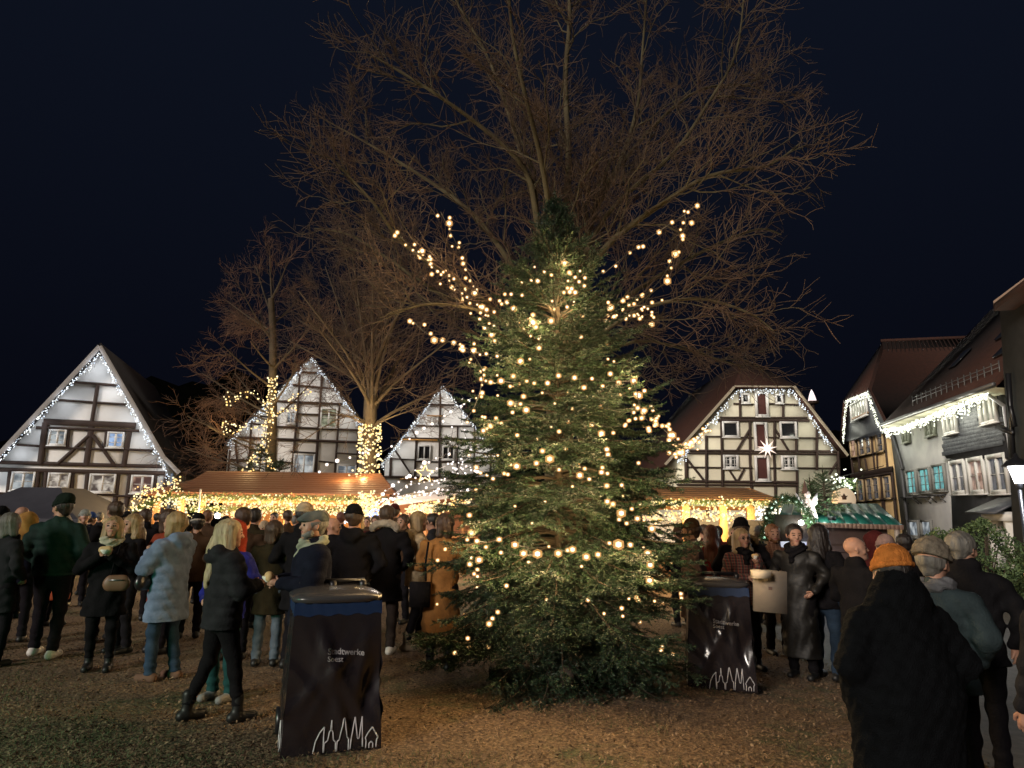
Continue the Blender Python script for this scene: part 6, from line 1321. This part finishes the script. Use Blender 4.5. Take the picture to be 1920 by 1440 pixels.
P['ochre'] = person('person in long ochre coat with shoulder strap behind the fir branches', 832, 1.66, -10, Y=7.9, coat=('long', 'cloth'), cm=K['ochre'], tm=K['black'], hair='brown', hs='bob', arms='hold', head=60, shoes=SH['black'], width=1.1, res=.014, boots=True)
P['plaid'] = person('woman with glasses in red and brown checked coat with both hands at mouth', 1403, 1.68, 190, foot=1256, coat=('short', 'cloth'), cm=plaid('red_brown_check', [(.055, .03, .028), (.26, .03, .02), (.18, .13, .10), (.02, .015, .015)], 9), tm=K['black'], hair='blond', hs='long', arms='eat', tilt=-6, res=NR, shoes=SH['black'], scarf=K['black'], glasses=True, boots=True, stance=(.03, .02), armR='hold')
P['leather'] = person('tall man in very long black leather coat looking to the camera', 1508, 1.80, 140, foot=1272, coat=('full', 'cloth'), cm=K['leather'], tm=K['black'], hair='dark', hs='short', arms='pocket', head=32, res=NR, shoes=SH['black'], hood='collar', scarf=K['black'], width=1.06)
P['orange'] = person('person in bright orange knitted hat and huge dark fluffy coat in the foreground', 1664, 1.60, 4, Y=3.6, coat=('long', 'fluffy'), cm=cloth('black_fleece', (.008, .009, .011), .95, sc=150, bump=.8), tm=K['black'], hat='beanie', hm=K['oran'], hair='dark', hs='short', arms='pocket', res=.010, shoes=SH['black'], hood='high', width=1.12, bulky=True)
P['furhat'] = person('person in beige furry hat and teal grey puffer jacket behind the orange hat', 1740, 1.66, -42, Y=4.7, coat=('short', 'puffer'), cm=K['tealp'], tm=K['dktr'], hat='fur', hm=K['furb'], hair='grey', arms='pocket', res=NR, shoes=SH['black'], scarf=K['grey'], head=-25)
P['glass'] = person('grey haired man with glasses and black coat turned right near the hedge', 1797, 1.80, -30, Y=5.6, coat=('short', 'cloth'), cm=K['black'], tm=K['dktr'], hair='grey', hs='short', arms='down', res=NR, shoes=SH['black'], head=-42, glasses=True, width=1.18, hood='collar')
P['edge'] = person('person in olive coat with tousled dark hair cut off by the right border', 1955, 1.70, 25, Y=3.8, coat=('mid', 'cloth'), cm=K['charcoal'], tm=K['dktr'], hair='dark', hs='bob', arms='down', res=.014, shoes=SH['black'], hood='fur', hoodm=K['furo'], width=1.1)
P['bald'] = person('bald man in dark jacket looking right beside the green roofed hut', 1597, 1.70, -62, Y=7.0, coat=('short', 'cloth'), cm=K['black'], tm=K['dktr'], hs='bald', arms='hold', res=NR, shoes=SH['black'], head=-42, tilt=-10, hood='collar', width=1.1)
def crowd(label, px, Y, top, yaw, **k):
    z = at(px, top, Y).z-gz(at(px, 960, Y).x); H = max(1.35, min(1.92, z/(1.02 if k.get('hat') or k.get('hood') in ('up', 'furup') else 1.0)))
    k.setdefault('tm', K['dktr']); k.setdefault('shoes', SH['black']); k.setdefault('res', .015 if Y < 9.5 else (.019 if Y < 13 else .024)); k.setdefault('cm', K['black'])
    return person(label, px, H, yaw, Y=Y, **k)
crowd('person in black beanie and dark coat cut off by the left border', 3, 8.6, 950, 10, hat='beanie', hm=K['black'])
crowd('grey haired person in brown coat at the left border', 22, 7.8, 964, -20, coat=('mid', 'cloth'), cm=K['charcoal'], hair='grey', hs='bob')
P['nose'] = crowd('man with pale bald head looking left behind the green jacket', 42, 11, 951, 75, hs='bald', cm=K['navy'])
crowd('person in yellow hood pressed behind the green jacket', 55, 9.2, 962, 20, hood='up', hoodm=K['gold'], cm=K['navy'])
crowd('woman with white bobbed hair at the far left', 25, 14, 962, -60, hair='white', hs='bob')
crowd('person in white knit hat and bright orange long puffer coat', 122, 10.4, 963, -15, hat='beanie', hm=K['wh'], coat=('long', 'puffer'), cm=K['orange'])
crowd('pale person with red cap behind the white knit hat', 112, 15, 957, 170, hat='cap', hm=K['pink'], cm=K['maroon'])
crowd('small distant person in grey knit cap below the gazebo edge', 136, 23, 959, 160, hat='beanie', hm=K['greyb'])
crowd('person in pale grey beanie and dark blue coat looking down', 160, 12.5, 955, -150, hat='beanie', hm=K['greyb'], cm=K['navy'], tilt=-18)
crowd('person in blue cap left of the tall dark haired man', 172, 14, 960, -40, hat='cap', hm=K['bluehat'], cm=K['navy'])
crowd('tall brown haired man in black coat behind the bun eating woman', 217, 9.3, 942, 55, hair='brown', cm=K['black'], width=1.12, hood='collar')
crowd('man in dark flat cap with lit face left of the brown stall', 236, 12.5, 957, 165, hat='flatcap', hm=K['charcoal'], cm=K['black'])
P['plate'] = crowd('long haired woman in black jacket with pale emblem holding a green plate', 252, 8.6, 966, 150, hair='blond', hs='long', arms='plate', cm=K['black'], tm=K['dktr'])
crowd('brown haired person left of the brown stall posts, collar up', 274, 11, 956, 15, hair='brown', hood='collar')
crowd('person with brown hood of hair in rust red coat behind the pale blue puffer', 318, 8.6, 957, -35, hair='brown', hs='bob', coat=('mid', 'cloth'), cm=K['rust'])
crowd('person in black cap with pale rim in front of the left stall post', 373, 9.6, 963, 20, hat='band', hm=K['black'], cm=K['brown'], hair='dark')
crowd('person with reddish hair right behind the rimmed black cap', 390, 13, 958, 0, hair='ginger', cm=K['brown'])
P['brown'] = crowd('dark haired man in waxed brown jacket under the golden curtain', 455, 8.3, 954, 12, hair='brown', coat=('short', 'cloth'), cm=K['brown'], width=1.15, head=35)
crowd('dark haired head between brown jacket and cream hat', 479, 10.5, 955, -10, hair='dark', cm=K['olive'])
crowd('person in yellow scarf and cream knit hat under the stall lights', 497, 12.5, 977, 170, hat='beanie', hm=K['cr'], cm=K['ochre'])
crowd('person with brown bob, olive coat and light jeans, back turned', 517, 8.0, 978, 5, hair='brown', hs='bob', coat=('mid', 'cloth'), cm=K['olive'], tm=K['ljeans'])
crowd('brown haired man in the second row under the stall lights', 540, 13.5, 958, 30, hair='brown', cm=K['brown'])
crowd('man in cream beanie and black coat, back turned, taller than his neighbours', 572, 7.9, 943, -15, hat='beanie', hm=K['cr'], coat=('mid', 'cloth'), cm=K['black'], hair='dark', hood='collar', width=1.1)
crowd('bald man with glasses lit orange right of the flat cap', 624, 8.8, 972, -80, hs='bald', glasses=True, cm=K['black'])
crowd('person in ribbed pale hat behind the flat cap', 606, 10.5, 958, 0, hat='beanie', hm=K['cr'], cm=K['brown'])
crowd('broad person in black beanie and hooded black jacket above the near bin', 664, 7.7, 946, 0, hat='beanie', hm=K['black'], coat=('mid', 'cloth'), cm=K['black'], hood='down', width=1.2, tm=K['ljeans'])
crowd('person in black coat with thick white fur hood, back turned', 726, 8.7, 950, -5, hair='brown', hs='short', coat=('mid', 'cloth'), cm=K['black'], hood='fur', hoodm=K['fur'], width=1.12, shoes=SH['white'], tm=cloth('brown_jeans', (.06, .045, .04)))
crowd('small person under the white awning facing the camera', 705, 13.5, 968, 175, hair='brown', cm=K['maroon'])
crowd('brown haired person partly behind the white fur hood', 757, 11, 966, 150, hair='brown', cm=K['brown'])
crowd('dark haired person below the band of golden bulbs left of the fir', 812, 10.5, 965, 90, hair='dark', cm=K['charcoal'])
crowd('person in dark red beanie under the white awning', 740, 14, 945, 0, hat='beanie', hm=K['maroon'], cm=K['brown'])
crowd('person in brown cap and dusty pink coat facing left behind the fir', 1296, 8.4, 972, 70, hat='cap', hm=K['brown'], coat=('mid', 'cloth'), cm=K['pink'], hair='brown', width=1.1)
crowd('woman with red hair and red coat at the right stall counter', 1332, 11, 986, -20, hair='red', hs='long', coat=('mid', 'cloth'), cm=K['red'])
crowd('person at the right stall behind the left lit post', 1318, 13.5, 985, 20, hair='brown', cm=K['maroon'])
crowd('person in black hat and olive fur trimmed hood behind the checked coat', 1388, 9.2, 971, -8, hat='beanie', hm=K['black'], hood='fur', hoodm=K['furo'], coat=('mid', 'cloth'), cm=K['black'], width=1.15)
P['chk2'] = crowd('ginger man in brown checked jacket holding a pastry', 1446, 10.2, 985, 182, hair='ginger', arms='plate', cm=plaid('brown_check', [(.15, .07, .04), (.07, .03, .02), (.07, .03, .02), (.22, .12, .08)], 12), beard='ginger')
crowd('woman with long black hair behind the long leather coat', 1532, 8.8, 985, -50, hair='dark', hs='long', cm=K['black'], tm=K['jeans'], width=1.1)
crowd('person in dark red hood behind the bald man', 1634, 9.4, 998, 40, hood='up', hoodm=K['maroon'], cm=K['maroon'])
crowd('person with pale pink hat right above the orange hat', 1655, 8.6, 1003, 15, hat='beanie', hm=K['pink'], cm=K['charcoal'])
crowd('dark haired person between green hut and furry hat', 1690, 10, 1003, 0, hair='dark')
# distant rows by the gazebo and stalls
FAR = [(10, 17, 968, 'pink hat', 'beanie', 'pink', 'black'), (66, 20, 966, 'fair hair', None, 'blond', 'navy'), (92, 18, 962, 'dark beanie', 'beanie', 'black', 'charcoal'), (146, 19, 962, 'white hat', 'beanie', 'wh', 'navy'), (188, 17, 962, 'grey hair', None, 'grey', 'charcoal'), (204, 20, 964, 'black cap', 'cap', 'black', 'brown'), (257, 17, 961, 'brown hair', None, 'brown', 'navy'), (296, 18, 963, 'dark hood', None, 'dark', 'black'), (340, 16.5, 966, 'maroon beanie', 'beanie', 'maroon', 'black'),
       (425, 15, 968, 'black beanie', 'beanie', 'black', 'black'), (515, 16, 962, 'dark hair', None, 'dark', 'olive'), (556, 15, 967, 'grey hair', None, 'grey', 'charcoal'), (640, 14, 962, 'dark red hair', None, 'red', 'black'), (690, 16, 970, 'brown hair and scarf', None, 'brown', 'brown'), (780, 15, 969, 'cream hat', 'beanie', 'cr', 'maroon'), (1345, 14.5, 988, 'dark hair', None, 'dark', 'maroon'), (1372, 15.5, 990, 'fair hair', None, 'blond', 'navy'), (1422, 13.5, 986, 'grey cap', 'cap', 'grey', 'charcoal'), (1272, 12, 984, 'brown beanie', 'beanie', 'brown', 'black')]
WHERE = {10: 'at the left border', 66: 'under the gazebo between the yellow hood and the white hat', 92: 'under the gazebo middle', 146: 'under the right half of the gazebo', 188: 'left of the bun eating woman', 204: 'at the right end of the gazebo', 257: 'left of the brown stall', 296: 'before the left end of the brown stall', 340: 'beside the thin pole of the brown stall', 425: 'below the bright work light', 515: 'before the middle post of the brown stall', 556: 'left of the cream beanie', 640: 'left of the broad black beanie', 690: 'beside the blue lit ornament', 780: 'behind the cream teddy coat', 1345: 'between the lit posts of the right stall', 1372: 'beside the second lit post of the right stall', 1422: 'behind the ginger man', 1272: 'just right of the fir'}
for px, Y, top, d, hat, c, cmn in FAR:
    kw = dict(hat=hat, hm=K[c]) if hat else dict(hair=c)
    crowd(f'distant visitor with {d} {WHERE[px]}', px, Y, top, random.choice([0, 20, -30, 170, 60, -70]), cm=K[cmn], group='distant visitors by the stalls', **kw)
# ---- things they hold or carry
M_bun = mat('bread_roll', (.50, .32, .14), .8, (.60, .42, .22), 20); M_nap = mat('paper_napkin', (.7, .68, .62), .8)
def bun(label, root, v, r=.045, cat='bread roll'):
    o = held('bread_roll', label, cat, root, v); s1 = SDF(); s1.cone((-r*.7, 0, 0), (r*.7, 0, 0), r, r*.9, .02, .8); V_, Q_ = s1.mesh(.009); link('roll', meshnp('roll', V_, Q_, M_bun, True), o)
    mb = MB(); mb.lathe([(r*.5, -.045), (r*1.25, -.01), (r*1.2, .005)], n=10); mb.build('napkin', M_nap, o, True)
bun('filled bread roll in a napkin held by the woman with the cream scarf', P['bun'], (0, .33, 1.385)); bun('bread roll held in both hands by the man in the flat cap', P['cap'], (0, .36, 1.21)); bun('pastry at the mouth of the woman in the checked coat', P['plaid'], (-.01, .30, 1.43), .03)
bun('half eaten roll held by the ginger man in the checked jacket', P['chk2'], (0, .42, 1.19), .035)
o = held('paper_plate', 'small green plate held out by the long haired woman behind', 'plate', P['plate'], (.0, .42, 1.20)); MB().lathe([(.001, 0), (.07, 0), (.10, .018), (.102, .022), (.07, .006), (.001, .005)], n=18).build('plate_dish', mat('mint_plate', (.35, .60, .48), .6), o, True)
mb = MB(); mb.tube([(-.06, 0, .02), (-.02, .01, .05), (0, 0, .0), (.03, .01, .06), (.05, 0, .01)], .007, 5); em = mb.build('emblem', mat('pale_print', (.5, .48, .45), .7), P['plate'])
em.location = (.02, .185, 1.22); em.scale = (1.2, 1, 1.6)
def crossbag(label, root, side, v, size, m, strapm):
    o = held('crossbody_bag', label, 'bag', root, v); s1 = SDF(); w, d, h = size
    s1.cone((-w/2+h*.3, 0, 0), (w/2-h*.3, 0, 0), h*.5, h*.5, .02, d/h); s1.cone((-w/2+h*.3, 0, h*.25), (w/2-h*.3, 0, h*.25), h*.35, h*.35, .02, d/h); V_, Q_ = s1.mesh(.010); link('bag_body', meshnp('bag_body', V_, Q_, m, True), o)
    mb = MB(); L = Vector(v); sh = Vector((-side*.13, .0, 1.47)); ff = Vector((0, .19 if v[1] > 0 else -.19, 1.25))
    mb.tube([Vector((side*w*.3, 0, h*.4)), (Vector(((v[0]*.4-side*.03), .21*(1 if v[1] > 0 else -1), 1.22))-L), Vector((-side*.12, .10*(1 if v[1] > 0 else -1), 1.45))-L], .009, 5)
    mb.build('strap', strapm, o); MB().box((0, -(d/2+.004) if v[1] < 0 else d/2+.004, h*.28), (w*.7, .006, .012)).build('zip', M_metal, o)
crossbag('brown crossbody bag on the front of the long black coat', P['bun'], 1, (-.13, .20, .99), (.22, .09, .17), mat('tan_leather', (.16, .085, .05), .5), K['black'])
crossbag('black crossbody bag at the hip of the pale blue puffer coat', P['blue'], -1, (-.20, .10, 1.02), (.26, .11, .16), mat('black_bag_leather', (.012, .012, .014), .3, spec=.6), mat('dark_strap', (.03, .03, .035), .6))
mb = MB(); mb.tube([wpt(P['ochre'], (-.12, -.19, 1.44))-wpt(P['ochre'], (0, 0, 0)), wpt(P['ochre'], (-.14, -.215, 1.2))-wpt(P['ochre'], (0, 0, 0)), wpt(P['ochre'], (-.13, -.21, 1.0))-wpt(P['ochre'], (0, 0, 0))], .012, 5)
o = thing('shoulder_bag', 'dark bag strap hanging over the ochre coat', 'bag', wpt(P['ochre'], (0, 0, 0))); mb.build('strap', K['black'], o); MB().box(wpt(P['ochre'], (-.2, -.2, .85))-wpt(P['ochre'], (0, 0, 0)), (.22, .1, .26)).build('pouch', K['black'], o)
# gift bag with small square emblem
gb_c = at(1443, 1108, 7.05); gb = thing('gift_bag', 'large pale paper gift bag with a small brown square emblem', 'paper bag', gb_c); gb.rotation_euler = (0, R(3), R(-14))
mb = MB(); mb.box((0, 0, 0), (.31, .12, .40)); M_kr = mat('pale_kraft_paper', (.20, .165, .13), .8, (.175, .145, .115), 4, .2, 10); mb.build('bag_body', M_kr, gb)
mb = MB()
for y in (-.05, .05): mb.tube([(-.08, y, .19), (-.07, y, .26), (0, y, .29), (.07, y, .26), (.08, y, .19)], .005, 5)
mb.build('handles', K['black'], gb, kind='stuff'); piece('emblem', gb, (.0, -.062, .03), (.035, .004, .03), mat('emblem_brown2', (.10, .06, .05), .7))
mb = MB(); mb.box((0, -.02, .0), (.17, .10, .075)); o = thing('paper_tray', 'pale cardboard food tray above the gift bag', 'food tray', at(1425, 1076, 6.95)); mb.build('tray', mat('cardboard', (.62, .52, .38), .8), o)
# phone held up
